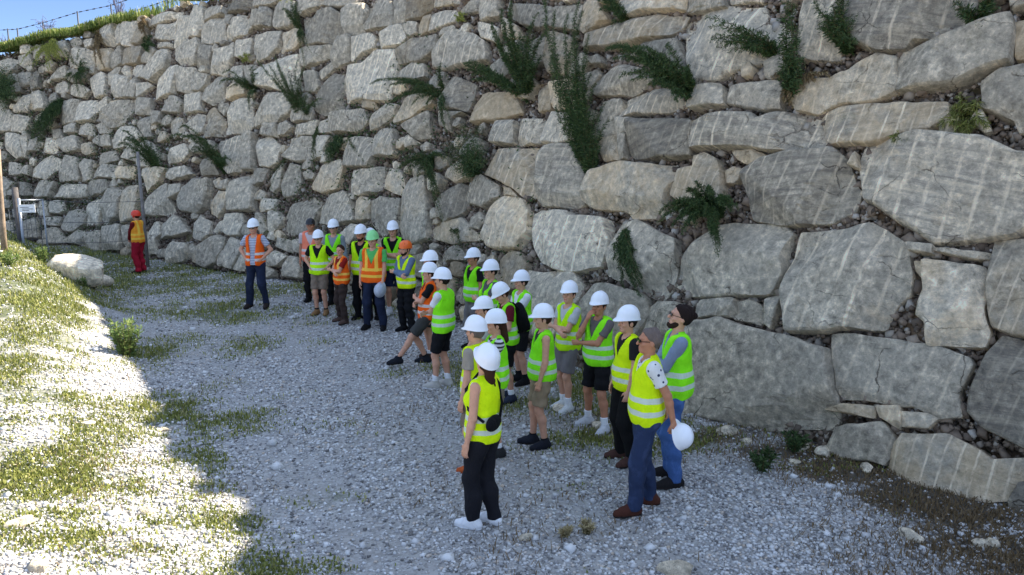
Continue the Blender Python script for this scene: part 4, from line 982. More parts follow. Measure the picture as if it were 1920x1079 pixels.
    if hair:
        f = Field((-.13, -.2, 1.40), (.13, .14, 1.79), .0075 if Yd < 16 else .010)
        f.ell((0, -.014, 1.668), (.086, .102, .100) if hair != 'full' else (.090, .106, .105), .01)
        f.cut(lambda X, Y, Z: np.minimum(Y-.012-(Z-1.60)*.35, 1.705-Z) if hair != 'full' else np.minimum(Y-.004-(Z-1.640)*.75, 1.743-Z)); f.cut(lambda X, Y, Z: (1.585 if hair != 'long' else 1.52)-Z+.25*(Y+.1)*0)
        f.wrinkle(.003 if hair != 'full' else .006, seed+5, 60, 30)
        if hair == 'long': f.cone((0, -.09, 1.62), (0, -.12, 1.45), .05, .045, .03)
        V, F = f.mesh(); hr = part('hair', headx(V), F, hmat)
        if bun: f = Field((-.06, -.19, 1.62), (.06, -.05, 1.76), .008); f.ell((0, -.115, 1.69), (.036, .036, .036), 0); V, F = f.mesh(); part('hair_bun', headx(V), F, hmat, hr)
        if braid:
            f = Field((-.10, -.24, 1.08), (.10, -.04, 1.62), .009)
            for k_ in range(8): f.ell((.02*math.sin(k_*.6)+.025, -.125-.012*math.sin(k_/7*3), 1.52-.052*k_), (.030-.0016*k_, .028, .036), .012)
            f.wrinkle(.003, 5, 60, 20); V, F = f.mesh(); part('plait', headx(V)*[1, 1, 1], F, hmat, hr)
    if beard:
        f = Field((-.09, -.04, 1.48), (.09, .14, 1.66), .007); f.ell((0, .028, 1.585), (.0625, .0715, .064), .01).ell((0, .07, 1.545), (.04, .035, .03), .02); f.ell((0, .075, 1.63), (.045, .06, .043), 0, sub=True); f.cut(lambda X, Y, Z: Z-1.566-.95*np.clip(.078-Y, 0, .07)+0*X); f.wrinkle(.003, 9, 70, 40); V, F = f.mesh(); part('beard', headx(V), F, C('beard_hair', (.19, .13, .10)))
    if glasses:
        mb = MB()
        for q in (-1, 1): mb.box((q*.033, .101, 1.648), (.048, .008, .030)); mb.box((q*.073, .045, 1.652), (.004, .11, .006))
        mb.box((0, .104, 1.655), (.02, .006, .006)); V = np.vstack(mb.V); part('sunglasses', headx(V), mb.F, LENS, sharp=30)
    if helm:
        hk = {'white': HELM, 'red': HELMR, 'orange': HELMO, 'green': HELMG, 'cap': BLK}[helm]; V, F = helmet_mesh('hard' if helm in ('white', 'green', 'cap') else 'climb')
        if helm == 'cap': V = V*[.88, .88, 1]; V[:, 2] = 1.69+(V[:, 2]-1.69)*.75
        if htilt: c, s2 = math.cos(R(htilt)), math.sin(R(htilt)); y, z = V[:, 1].copy(), V[:, 2]-1.70; V[:, 1] = y*c-z*s2; V[:, 2] = y*s2+z*c+1.70
        ho = part('baseball_cap' if helm == 'cap' else 'helmet', headx(V), F, hk, sharp=50)
        if helm in ('red', 'orange'):
            for q in (-1, 1):
                mb = MB(); k_ = 10; a = np.linspace(0, 2*math.pi, 16, endpoint=False)
                mb.tube([(q*.120, 0.02*0, 1.64), (q*.098, 0, 1.64)], [.030, .036], 12) if muffs else mb.tube([(q*.098, .02, 1.68), (q*.085, .03, 1.60), (q*.03, .07, 1.54)], .005, 5)
                part('ear_defender' if muffs else 'chin_strap', headx(np.vstack(mb.V)), mb.F, C('red_shell', (.8, .2, .12)) if muffs else BLK, ho)
            for q in (-1, 1):
                for k_ in range(2): mb = MB(); mb.box((q*(.070+.012*k_), .07-.06*k_, 1.758-.012*k_), (.008, .034, .014), M=np.array([[.8, 0, -.6*q], [0, 1, 0], [.6*q, 0, .8]])); part('vent', headx(np.vstack(mb.V)), mb.F, BLK, ho)
    bpy.context.view_layer.update()
    def world(p, hd=False):
        p = np.array([p], float); p = headx(p) if hd else p; return root.matrix_world@Vector(bend(p)[0])
    return root, world, dict(WR=WR, EL=EL, SH=SH, up=up, bend=bend, s=s_)
LIME, GRN, YEL_, ORG, SAL = (.76, 1., .06), (.57, 1., .12), (.86, 1., .04), (1., .40, .08), (1., .54, .42)
W_, K_, NAV, JN = (.90, .90, .90), (.09, .09, .10), (.13, .16, .24), (.17, .22, .33)
person(264, 512, 393, 100, 'lone worker in crimson trousers and red helmet standing far back by the dark post', helm='red', muffs=True, arms=('clasp', 'clasp'), shirt=(.45, .10, .10), sleeve='long', vest=(.98, .62, .18), vtape=(.95, .78, .30), bcol=(.62, .10, .18), bkind='baggy', shoe=(.2, .15, .12), seed=1)
person(484, 577, 410, 5, 'man standing apart in open orange vest over a striped shirt with hands on hips', arms=('hips', 'hips'), feet=((-.17, 0), (.17, .02)), shirt=(.78, .80, .84), skind='stripes', vest=ORG, vopen=True, bcol=NAV, bkind='denim', shoe=(.18, .15, .14), glasses=True, seed=2)
person(589, 566, 413, 0, 'man in black cap and salmon pink vest behind the man in tan shorts', helm='cap', shirt=(.8, .75, .75), vest=SAL, bcol=K_, seed=3, skin=TAN)
person(603, 590, 431, 8, 'man in dark glasses and tan shorts with lime vest over black tee, hands on hips', arms=('hips', 'hips'), feet=((-.10, 0), (.10, .02)), shirt=K_, vest=LIME, bottom='shorts', bcol=(.50, .44, .38), shoe=(.55, .42, .28), sock=('k', .07), glasses=True, seed=4)
person(631, 572, 411, 8, 'man with grey sleeves, green vest and black trousers left of the brown-haired young man', glasses=True, shirt=(.55, .58, .60), sleeve='long', vest=GRN, bcol=K_, seed=5)
person(643, 604, 460, 48, 'bareheaded young man with brown hair, arms crossed, in orange and yellow vest', helm=None, hair='full', arms=('cross', 'cross2'), head=(30, 0), feet=((-.16, .05), (.14, 0)), shirt=(.55, .12, .10), vest=ORG, vtape=(.95, .78, .35), bcol=(.24, .19, .17), shoe=(.34, .27, .24), seed=6)
person(682, 600, 421, 15, 'man in white helmet, lime vest and black sleeves left behind the green helmet', arms=('hips', 'down'), shirt=K_, vest=LIME, bcol=K_, skin=TAN, hm=HD, beard=True, seed=7)
person(699, 598, 428, 20, 'mostly hidden person in white helmet right behind the man in green helmet', shirt=(.6, .6, .6), vest=GRN, bcol=K_, seed=8)
P9 = person(704, 617, 432, 8, 'man in green helmet, navy trousers and orange vest with yellow bands', helm='green', arms=(((.20, .12, .86), (.6, -1, 0)), 'down'), feet=((-.16, .04), (.16, 0)), shirt=(.35, .72, .38), vest=ORG, vtape=(.98, .80, .30), bcol=NAV, shoe=K_, seed=9)
person(741, 590, 414, 5, 'tall man with crossed arms, green vest over black tee and navy shorts against the wall', arms=('cross', 'cross2'), shirt=K_, vest=GRN, bottom='shorts', bcol=(.12, .14, .25), shoe=W_, sock=('w', .08), seed=10)
person(764, 622, 449, 40, 'bearded man in orange helmet with blue grey sleeves and crossed arms', helm='orange', arms=('cross', 'cross2'), shirt=(.40, .46, .55), sleeve='long', vest=YEL_, bcol=K_, shoe=K_, hm=HD, beard=True, seed=11)
person(810, 672, 470, 60, 'person hidden behind two white helmets right of the orange vest, only helmet and legs showing', shirt=(.5, .5, .5), vest=GRN, bottom='shorts', bcol=(.3, .3, .28), shoe=(.25, .2, .18), sock=('w', .1), feet=((-.1, .1), (.1, 0)), seed=12)
person(796, 684, 483, 78, 'man in plain orange vest and dark grey shorts stretching one leg out forwards', arms=('cross', 'cross2'), hips=(-.06, -.085), feet=((-.1, .52), (.12, -.02)), lean=-4, shirt=K_, vest=ORG, bottom='shorts', bcol=(.25, .25, .24), shoe=(.12, .13, .16), sock=('k', .07), seed=13)
person(833, 727, 502, 112, 'person in white tee, black shorts and white socks seen from behind, green vest', arms=('cross', 'cross2'), head=(10, 0), feet=((-.09, .12), (.10, 0)), shirt=W_, vest=GRN, bottom='shorts', bcol=K_, shoe=(.72, .70, .66), sock=('w', .13), hm=HD, seed=14)
person(889, 655, 465, 55, 'man in grey trousers with green vest over black tee nearest the wall, third from backpack', arms=('down', 'hips'), shirt=K_, vest=GRN, bcol=(.48, .47, .47), seed=15, skin=TAN)
person(921, 700, 487, 62, 'person in white helmet and green vest between the grey trousers and the backpack wearer', arms=('cross', 'cross2'), shirt=(.35, .35, .35), vest=GRN, bottom='shorts', bcol=(.2, .2, .2), sock=('w', .1), hm=HD, seed=16, female=True)
person(977, 718, 507, 66, 'man in white tee and black shorts standing behind the black backpack', arms=('clasp', 'clasp'), shirt=W_, vest=GRN, bottom='shorts', bcol=K_, shoe=K_, sock=('k', .1), hm=HD, seed=17)
P18 = person(952, 750, 526, 68, 'man bowing his head, dark red tee under green vest, wearing a black backpack', arms=('fwd', 'clasp'), head=(0, -22), shirt=(.38, .10, .14), vest=GRN, bottom='shorts', bcol=K_, shoe=(.2, .22, .28), sock=('w', .12), lean=4, seed=18)
person(908, 795, 556, 68, 'dark-haired person in yellow vest between two nearer white helmets and the striped sleeve', arms=('clasp', 'clasp'), shirt=(.7, .7, .66), vest=LIME, bcol=(.2, .2, .22), hm=HD, hair='long', seed=19, female=True)
person(930, 850, 580, 78, 'woman with black and white striped sleeves, hands clasped, green vest', arms=('clasp', 'clasp'), shirt=(.85, .85, .85), skind='stripes_bold', vest=GRN, bottom='shorts', bcol=(.5, .46, .4), shoe=(.2, .2, .2), sock=('w', .1), hair='long', seed=20, female=True)
person(894, 882, 592, 118, 'man with orange shoes standing half hidden behind the long-haired woman in front', arms=('down', 'down'), shirt=(.62, .58, .52), vest=YEL_, bottom='shorts', bcol=(.52, .46, .38), shoe=(.72, .34, .16), sock=('k', .06), hm=HG, seed=21)
P22 = person(908, 985, 640, 118, 'woman in front with long plait, white sneakers, black jeans and yellow vest', arms=('down', 'down'), head=(-28, 22), htilt=8, feet=((-.10, .08), (.08, -.04)), toe=6, shirt=W_, sleeve='none', vest=YEL_, bcol=(.11, .11, .13), bkind='slim', shoe=W_, hair='long', braid=True, seed=22, female=True)
person(1016, 836, 570, 82, 'young man with bare arm in green vest and tan shorts, hand in pocket', arms=('pocket', 'pocket'), feet=((-.09, .0), (.10, .12)), shirt=(.25, .25, .22), sleeve='none', vest=GRN, bottom='shorts', bcol=(.58, .51, .41), shoe=(.14, .15, .18), sock=('k', .06), hm=HB, seed=23)
person(1063, 768, 527, 55, 'man in pale tee and grey shorts with crossed arms and white sneakers', arms=('cross', 'cross2'), head=(20, 6), feet=((-.08, .06), (.10, 0)), shirt=(.74, .74, .74), vest=LIME, bottom='shorts', bcol=(.46, .44, .44), shoe=(.85, .85, .83), sock=('w', .13), seed=24)
person(1118, 803, 547, 52, 'man with his hand on his chin, grey tee and black shorts', arms=('support', 'chin'), head=(15, 4), feet=((-.20, .06), (.18, 0)), shirt=(.42, .39, .38), vest=GRN, bottom='shorts', bcol=K_, shoe=(.78, .78, .78), sock=('w', .13), hm=HD, skin=TAN, seed=25)
person(1170, 865, 573, 72, 'man in yellow vest over black tee with black trousers and brown shoes, hand in pocket', arms=('pocket', 'pocket'), shirt=(.15, .14, .14), vest=YEL_, bcol=(.08, .08, .08), bkind='slim', shoe=(.32, .22, .19), hm=HD, seed=26)
P28 = person(1258, 903, 572, 92, 'bearded man with a hair bun looking up, green vest over blue shirt and blue jeans', helm=None, hair='full', bun=True, beard=True, hm=HD, head=(0, 16), arms=('cross', 'cross2'), shirt=(.52, .57, .66), sleeve='long', vest=GRN, bcol=(.26, .38, .58), bkind='denim', shoe=(.13, .12, .12), glasses=True, seed=28)
P27 = person(1206, 955, 617, 86, 'grey-haired man with glasses in yellow vest, jeans and brown boots holding his helmet behind him', helm=None, hair='full', hm=HG, arms=('behind', 'back'), head=(0, 4), feet=((-.10, .14), (.10, -.08)), shirt=(.88, .88, .86), skind='dots', vest=YEL_, bcol=JN, bkind='denim', shoe=(.30, .17, .13), glasses=True, seed=27, skin=TAN)
# things that are held or carried
def free_helmet(pos, rot, sc_, mat, label):
    V, F = helmet_mesh(); V = (V-[0, 0, 1.73])*sc_; root = mesh_obj('helmet', V, F, mat, None, True, sharp=50); root.location = pos; root.rotation_euler = rot; tag(root, label, 'helmet', 'helmets carried by hand'); return root
q = P27[1](P27[2]['WR'][-1]+np.array([-.02, -.09, -.13])); free_helmet(q, (R(65), R(10), R(40)), .90, HELM, 'white helmet held behind his back by the grey-haired man')
q = P9[1](P9[2]['WR'][-1]+np.array([.03, .10, -.13])); free_helmet(q, (R(70), R(8), R(-8)), .98, mat_plain('grey_helmet_plastic', (.70, .72, .76), .4), 'pale grey helmet held at the thigh by the man in green helmet')
def carried(P_, name, label, cat, build):
    root = empty(name, P_[0].location, label, cat); root.rotation_euler = P_[0].rotation_euler; root.scale = P_[0].scale; build(root, P_[2])
def pack(root, D):
    BK = C('black_nylon', (.07, .07, .08)); f = Field((-.2, -.42, .95), (.2, -.08, 1.52), .011); f.ell((0, -.22, 1.24), (.155, .105, .235), .02).ell((0, -.27, 1.14), (.125, .09, .12), .03); f.wrinkle(.006, 3); V, F = f.mesh(); mesh_obj('bag', D['bend'](V), F, BK, root)
    f = Field((-.17, -.35, 1.02), (.17, -.26, 1.26), .011); f.ell((0, -.33, 1.12), (.105, .04, .09), 0); V, F = f.mesh(); mesh_obj('pocket', D['bend'](V), F, C('dark_nylon', (.12, .12, .14)), root)
    for q in (-1, 1):
        mb = MB(); mb.tube([(q*.10, -.17, 1.40), (q*.115, -.08, 1.51), (q*.115, .04, 1.49), (q*.12, .135, 1.36), (q*.14, .13, 1.2), (q*.17, .03, 1.1), (q*.12, -.16, 1.05)], .017, 8); mesh_obj('strap', D['bend'](np.vstack(mb.V)), mb.F, BK, root)
carried(P18, 'backpack', 'black backpack on the back of the man in dark red tee', 'backpack', pack)
def sling(root, D):
    BK = C('black_nylon', (.07, .07, .08)); f = Field((-.32, -.32, .95), (.1, .1, 1.3), .010); f.ell((-.10, -.165, 1.10), (.125, .045, .075), .01); V, F = f.mesh(); mesh_obj('pouch', D['bend'](V), F, BK, root)
    mb = MB(); mb.tube([(-.20, -.12, 1.13), (-.19, .05, 1.22), (-.05, .16, 1.36), (.08, .10, 1.49), (.10, -.03, 1.515), (.09, -.12, 1.42), (.06, -.165, 1.25), (.0, -.175, 1.12)], .014, 8); mesh_obj('strap', D['bend'](np.vstack(mb.V)), mb.F, BK, root)
carried(P22, 'sling_bag', 'black sling bag across the back of the woman in front', 'bag', sling)

STRAW = mat_leaf('straw_grass', (.30, .24, .12), (.52, .43, .24))
# ------------------------------------------------------------------ plants on the wall
def wp(px, py, off=0.): h = hit(px, py, off); return h
def bez(a, c, b, n): t = np.linspace(0, 1, n)[:, None]; return (1-t)**2*a+2*t*(1-t)*c+t*t*b
def plant(name, label, root, tips, mat=LEAF, leaf=.055, dens=26, out=.35, arch=.35, wid=.12, droop=.3, stem=.009, group='shrubs growing out of the wall', spread=.10, seed=0, cat='shrub', lo=0.):
    r = np.random.default_rng(seed); h = wp(*root)
    if h is None: return
    p0, ic = h; T, U, Nn = wframe(ic); ro = empty(name, p0, label, cat, group); st = MB(); LV, LR = [], []
    if name in ('leafy_shrub', 'hanging_shrub'): tips = tips+[(root[0]+(t_[0]-root[0])*f_+r.normal()*9, root[1]+(t_[1]-root[1])*f_+r.normal()*7) for t_ in tips for f_ in (.75, 1.12)]
    for tp in tips:
        tx, ty = tp[0], tp[1]; o = tp[2] if len(tp) > 2 else out
        hh = wp(tx, ty, o)
        if hh is None: hh = (p0+U*1.2+Nn*.3, ic)
        p1 = hh[0]; L = np.linalg.norm(p1-p0); c = (p0+p1)/2+np.array([0, 0, arch*L])+Nn*(.12+.25*L*.5)
        P = bez(p0-Nn*.05, c, p1, 14)+np.r_[[[0, 0, 0]], r.normal(size=(13, 3))*.012]; st.tube(P-p0, np.linspace(stem, stem*.3, 14), 5)
        n = int(max(8, L*dens)); t = lo+(1-lo)*r.random(n*9); q = np.array([np.interp(t, np.linspace(0, 1, 14), P[:, k]) for k in range(3)]).T
        dirs = r.normal(size=(len(q), 3)); ax = (p1-p0)/(L+1e-6); dirs -= ax*(dirs@ax)[:, None]; dirs = dirs*.75+ax*.5+np.array([0, 0, -droop]); dirs /= np.linalg.norm(dirs, axis=1)[:, None]
        q = q+r.normal(size=q.shape)*spread*(.10+(.3 if 'bushy' in name else .10)*np.sin(t*3.14)[:, None]*min(1, L)); sd = np.cross(dirs, r.normal(size=q.shape)); sd /= np.linalg.norm(sd, axis=1)[:, None]
        ll = leaf*1.5*((.6+.8*r.random(len(q)))*(1-.65*t))[:, None]; LV.append(np.stack([q, q+dirs*ll*.5+sd*ll*wid, q+dirs*ll, q+dirs*ll*.5-sd*ll*wid], 1)); LR.append(np.repeat(np.clip(r.random(len(q))**1.2, 0, .99), 4))
    V = np.concatenate(LV).reshape(-1, 3)-p0; F = np.arange(len(V)).reshape(-1, 4)
    mesh_obj('leaves', V, F, mat, ro, False, {'rnd': np.concatenate(LR)}); st.build('stems', STEM, ro)
    return ro
SH = 'leafy_shrub'
plant(SH, 'dense dark green branch arching left high on the right part of the wall', (1305, 185), [(1150, 112), (1165, 98), (1190, 118), (1215, 95), (1185, 150), (1225, 158), (1255, 130), (1240, 100), (1262, 175), (1290, 130)], leaf=.06, dens=60, out=.5, arch=.22, seed=1)
plant(SH, 'big dark green shrub fanning upwards in the middle of the wall', (992, 185), [(885, 140), (900, 150), (878, 132), (925, 60), (945, 40), (960, 18), (985, 90), (1000, 40), (1018, 70), (950, 100), (965, 130), (1000, 120)], leaf=.06, dens=52, out=.4, arch=.12, seed=2)
plant(SH, 'tall wispy shrub rising to the top of the picture right of the fan-shaped shrub', (1112, 335), [(1085, 190), (1062, 120), (1092, 20), (1078, 60), (1100, 160), (1135, 240), (1118, 210), (1058, 215), (1105, 90), (1040, 20), (1098, 250)], leaf=.055, dens=44, out=.25, arch=.06, seed=3)
plant('bushy_shrub', 'rounded dark green bush sitting above the white helmets right of centre', (890, 325), [(870, 235), (840, 270), (900, 240), (905, 280), (860, 260), (880, 290), (835, 290), (850, 320), (905, 310), (875, 330), (890, 260)], leaf=.05, dens=90, out=.5, arch=.15, spread=.3, seed=4)
plant('hanging_shrub', 'pale wiry shrub with one long branch hanging towards the orange helmet', (808, 300), [(750, 318), (768, 330), (790, 295), (752, 300), (832, 408), (826, 370), (800, 340), (815, 330), (840, 300)], leaf=.045, dens=50, out=.35, arch=.18, seed=5)
plant('hanging_shrub', 'thin shrub reaching left in a flat comb-like row of leaves in the upper middle', (832, 172), [(730, 160), (745, 152), (770, 165), (795, 158), (735, 190), (828, 120), (800, 200), (835, 240)], leaf=.05, dens=50, out=.3, arch=.1, droop=.9, seed=6)
plant('hanging_shrub', 'bright arching shrub drooping over the chin-stroking man', (1345, 400), [(1250, 405), (1262, 385), (1290, 360), (1285, 430), (1262, 425), (1310, 385), (1330, 352), (1384, 392), (1275, 412), (1350, 470), (1345, 440), (1300, 420)], leaf=.05, dens=95, out=.45, arch=.32, seed=7)
plant('hanging_shrub', 'narrow dark shrub hanging straight down above the man with hand on chin', (1176, 425), [(1182, 530), (1196, 520), (1178, 490), (1205, 540), (1190, 470), (1168, 480)], leaf=.055, dens=60, out=.2, arch=.02, droop=1., seed=8)
plant(SH, 'shrub with drooping sprays left of centre below the grey block', (570, 222), [(505, 122), (520, 118), (548, 160), (562, 140), (545, 180), (585, 170), (600, 195), (530, 150), (572, 120)], leaf=.05, dens=36, out=.35, arch=.12, seed=9)
plant(SH, 'thin shrub climbing past the big square dark block near the top', (563, 62), [(556, 4), (575, 90), (550, 40), (566, 20), (572, 110), (540, 20)], leaf=.05, dens=30, out=.2, seed=10)
plant('bushy_shrub', 'short solid bright green tuft pointing down left in the middle left', (645, 258), [(620, 300), (632, 285), (612, 290), (640, 275), (615, 305), (628, 262)], leaf=.07, dens=90, out=.2, arch=.1, droop=1., mat=LEAF, spread=.2, seed=11)
plant(SH, 'small arching shrub growing beside the pale tan block above the striped shirt man', (478, 172), [(412, 156), (428, 150), (445, 155), (460, 150), (470, 200), (480, 130)], leaf=.05, dens=40, out=.4, arch=.3, seed=12)
plant('bushy_shrub', 'large upright shrub with brown base between the two big blocks at top right', (1490, 185), [(1478, -20), (1492, 10), (1470, 60), (1500, 60), (1508, 110), (1485, 100), (1462, 130), (1500, 150), (1475, 140)], leaf=.06, dens=60, out=.35, arch=.05, mat=LEAF, seed=13)
plant('dry_shrub', 'brown dead foliage hanging under the large upright shrub at top right', (1495, 150), [(1470, 190), (1485, 200), (1510, 165), (1530, 150), (1555, 140), (1450, 140), (1470, 165)], mat=DRY, leaf=.06, dens=60, out=.15, arch=.05, droop=1., seed=14, cat='dry shrub')
plant(SH, 'loose shrub covering the pale upright block at the top right', (1588, 95), [(1572, -10), (1590, 0), (1600, 40), (1575, 50), (1560, 30), (1605, 75), (1530, 10), (1535, 50)], leaf=.05, dens=46, out=.25, arch=.04, seed=15)
plant(SH, 'sparse sprig spreading left over the large pale block top right', (1455, 98), [(1335, 72), (1350, 90), (1390, 62), (1410, 85), (1425, 60), (1380, 95), (1330, 50)], leaf=.07, dens=18, out=.3, arch=.1, seed=16, mat=LEAF)
plant(SH, 'single arching frond at the very top just right of centre', (1180, 46), [(1122, 2), (1135, 6), (1148, 18), (1160, 34), (1150, 4)], leaf=.05, dens=60, out=.3, arch=.3, seed=17)
plant('bushy_shrub', 'dark green bush hugging the far left edge of the wall', (10, 175), [(-25, 110), (-5, 130), (15, 125), (28, 150), (5, 160), (-15, 190), (30, 185), (8, 210)], leaf=.08, dens=70, out=.7, arch=.15, spread=.4, seed=18)
plant('hanging_shrub', 'dark shrub trailing diagonally down the far left part of the wall', (118, 190), [(100, 200), (85, 225), (70, 245), (62, 262), (95, 240), (110, 215), (80, 260)], leaf=.08, dens=55, out=.4, arch=.1, spread=.3, seed=19)
plant(SH, 'rainbow-shaped arching branch above the red helmeted worker', (300, 325), [(232, 265), (245, 262), (265, 258), (285, 270), (295, 290), (240, 280)], leaf=.06, dens=34, out=.5, arch=.35, seed=20)
plant(SH, 'large arching branch between the red helmeted worker and the striped shirt man', (422, 322), [(340, 262), (352, 258), (375, 262), (395, 272), (412, 290), (420, 305), (360, 280)], leaf=.06, dens=34, out=.55, arch=.4, seed=21)
plant('bushy_shrub', 'small dark tuft below a tan tuft on the upper left of the wall', (278, 90), [(272, 70), (285, 68), (290, 85), (268, 84), (280, 98)], leaf=.07, dens=70, out=.25, arch=.1, seed=22)
plant('dry_shrub', 'tan dry tuft hanging from the top of the wall at the upper left', (272, 44), [(265, 62), (275, 70), (282, 55), (262, 50), (270, 35)], mat=DRY, leaf=.08, dens=60, out=.3, arch=.2, droop=.8, seed=23, cat='dry shrub')
plant('dry_shrub', 'rusty dry plant trailing down the upper left of the wall', (190, 62), [(180, 80), (186, 100), (190, 120), (196, 128), (182, 125), (200, 90), (184, 60)], mat=DRY, leaf=.07, dens=44, out=.3, arch=.1, droop=1., seed=24, cat='dry shrub')
plant('hanging_shrub', 'yellow green creeper cascading near the top left corner of the wall', (100, 82), [(98, 118), (115, 112), (85, 100), (70, 110), (95, 130), (110, 95), (62, 125), (108, 80)], mat=YEL, leaf=.07, dens=40, out=.4, arch=.2, droop=.8, seed=25)
plant('hanging_shrub', 'grey green creeper spreading over stones left of the rainbow-shaped branch', (150, 135), [(135, 110), (165, 140), (150, 175), (140, 165), (170, 160), (125, 150), (160, 110)], leaf=.06, dens=30, out=.3, arch=.2, seed=26)
for k_, (x, y, lb) in enumerate([(461, 112, 'small bright yellow flowering tuft on the wall left of the square dark block'), (865, 36, 'small yellow flowering tuft high up left of the fan-shaped shrub'), (537, 6, 'yellow flowering tuft at the top edge near the picture centre left')]):
    plant('flowering_tuft', lb, (x, y), [(x-12, y-6), (x+10, y-8), (x, y-12), (x-6, y+6), (x+8, y+4)], mat=YEL, leaf=.04, dens=90, out=.15, arch=.1, group='yellow flowering tufts', seed=40+k_, cat='flower tuft')
plant('dry_shrub', 'patch of dry grass among the rubble at the upper right edge', (1820, 215), [(1790, 250), (1810, 262), (1800, 180), (1835, 190), (1780, 210), (1850, 235), (1765, 235), (1790, 195), (1815, 275)], mat=GRASS, leaf=.09, dens=70, out=.12, arch=.05, wid=.06, droop=.8, seed=50, cat='dry grass')
plant('dry_shrub', 'small dark grassy tuft hanging above the largest block', (1700, 252), [(1685, 270), (1695, 278), (1705, 275), (1714, 268), (1678, 258)], mat=GRASS, leaf=.09, dens=90, out=.12, arch=.05, wid=.06, droop=1., seed=51, cat='dry grass')
plant(SH, 'small leafy sprig near the top right corner of the wall', (1836, 45), [(1790, 10), (1800, 30), (1815, 15), (1860, -5), (1840, 60), (1850, 20), (1880, -20)], leaf=.06, dens=24, out=.2, arch=.1, seed=52)
plant('creeper', 'faint creeper on the wall just above the backpack wearer', (858, 430), [(852, 450), (862, 455), (870, 470), (846, 440)], leaf=.05, dens=30, out=.12, seed=53, cat='creeper')
plant('creeper', 'thin creeper hanging over the tan stones above the white helmets', (940, 440), [(936, 460), (945, 475), (950, 465), (930, 450)], leaf=.05, dens=30, out=.12, seed=54, cat='creeper')
plant('creeper', 'creeper hanging between blocks left of the solid green tuft', (598, 235), [(594, 300), (592, 270), (600, 255), (590, 310)], leaf=.05, dens=40, out=.12, droop=1., arch=.0, seed=55, cat='creeper')
plant('creeper', 'creeper running diagonally down beside the striped blocks', (655, 255), [(690, 300), (675, 285), (665, 270), (700, 318)], leaf=.05, dens=30, out=.12, arch=.0, seed=56, cat='creeper')
plant('creeper', 'long thin creeper stem leaning down left of the oval dark stone', (560, 275), [(500, 345), (520, 320), (540, 300), (505, 360)], leaf=.05, dens=22, out=.15, arch=.0, seed=57, cat='creeper')
# weed standing at the edge of the shade, and small ones
def weed(px, py, h, n, label, mat=LEAFL, sp=.16, seed=0, cat='weed', leaf=.05):
    r = np.random.default_rng(seed); g = gp(px, py); ro = empty('weed', g, label, cat, 'weeds on the ground'); st = MB(); LV, LR = [], []
    for _ in range(n):
        a = r.random()*6.28; b = r.random()**.5*sp; p0 = np.array([math.cos(a)*b*.6, math.sin(a)*b*.6, -.01]); p1 = np.array([math.cos(a)*b*1.6, math.sin(a)*b*1.6, h*r.uniform(.6, 1.05)]); P = bez(p0, (p0+p1)/2+[0, 0, .05], p1, 8); st.tube(P, np.linspace(.006, .002, 8), 4)
        m_ = 46; t = r.random(m_); q = np.array([np.interp(t, np.linspace(0, 1, 8), P[:, k]) for k in range(3)]).T; d = r.normal(size=(m_, 3))*[1, 1, .4]+[0, 0, .7]; d /= np.linalg.norm(d, axis=1)[:, None]; s_ = np.cross(d, r.normal(size=(m_, 3))); s_ /= np.linalg.norm(s_, axis=1)[:, None]; l = leaf*(.5+r.random(m_))[:, None]
        LV.append(np.stack([q, q+d*l*.5+s_*l*.13, q+d*l, q+d*l*.5-s_*l*.13], 1)); LR.append(np.repeat(r.random(m_)*.9, 4))
    V = np.concatenate(LV).reshape(-1, 3); mesh_obj('leaves', V, np.arange(len(V)).reshape(-1, 4), mat, ro, False, {'rnd': np.concatenate(LR)}); st.build('stems', STEM, ro)
weed(240, 668, .58, 34, 'bright pale green weed clump at the edge of the shade on the left', seed=1, leaf=.075)
for k_, (x, y, h, mt, lb) in enumerate([(80, 492, .35, LEAFL, 'leafy weed on the crest of the mound beside the white boulder'), (1430, 882, .22, LEAF, 'bright green weed at the foot of the huge flat boulder'), (1100, 1000, .10, STRAW, 'small dry tuft on the gravel between the boots and the front edge'), (1060, 1005, .08, STRAW, 'tiny dry tuft left of the other dry tuft on the gravel'), (160, 540, .25, LEAFL, 'weed in front of the white boulder at the mound edge'), (1490, 845, .18, LEAF, 'low weed among the litter below the smallest foot stone'), (20, 500, .3, LEAFL, 'weed on the mound near the wooden post'), (1885, 905, .5, LEAF, 'dark leafy weed in the lower right corner against the wall')]):
    weed(x, y, h, 14, lb, mt, .12 if h > .12 else .05, 10+k_, leaf=.06 if h > .12 else .035)
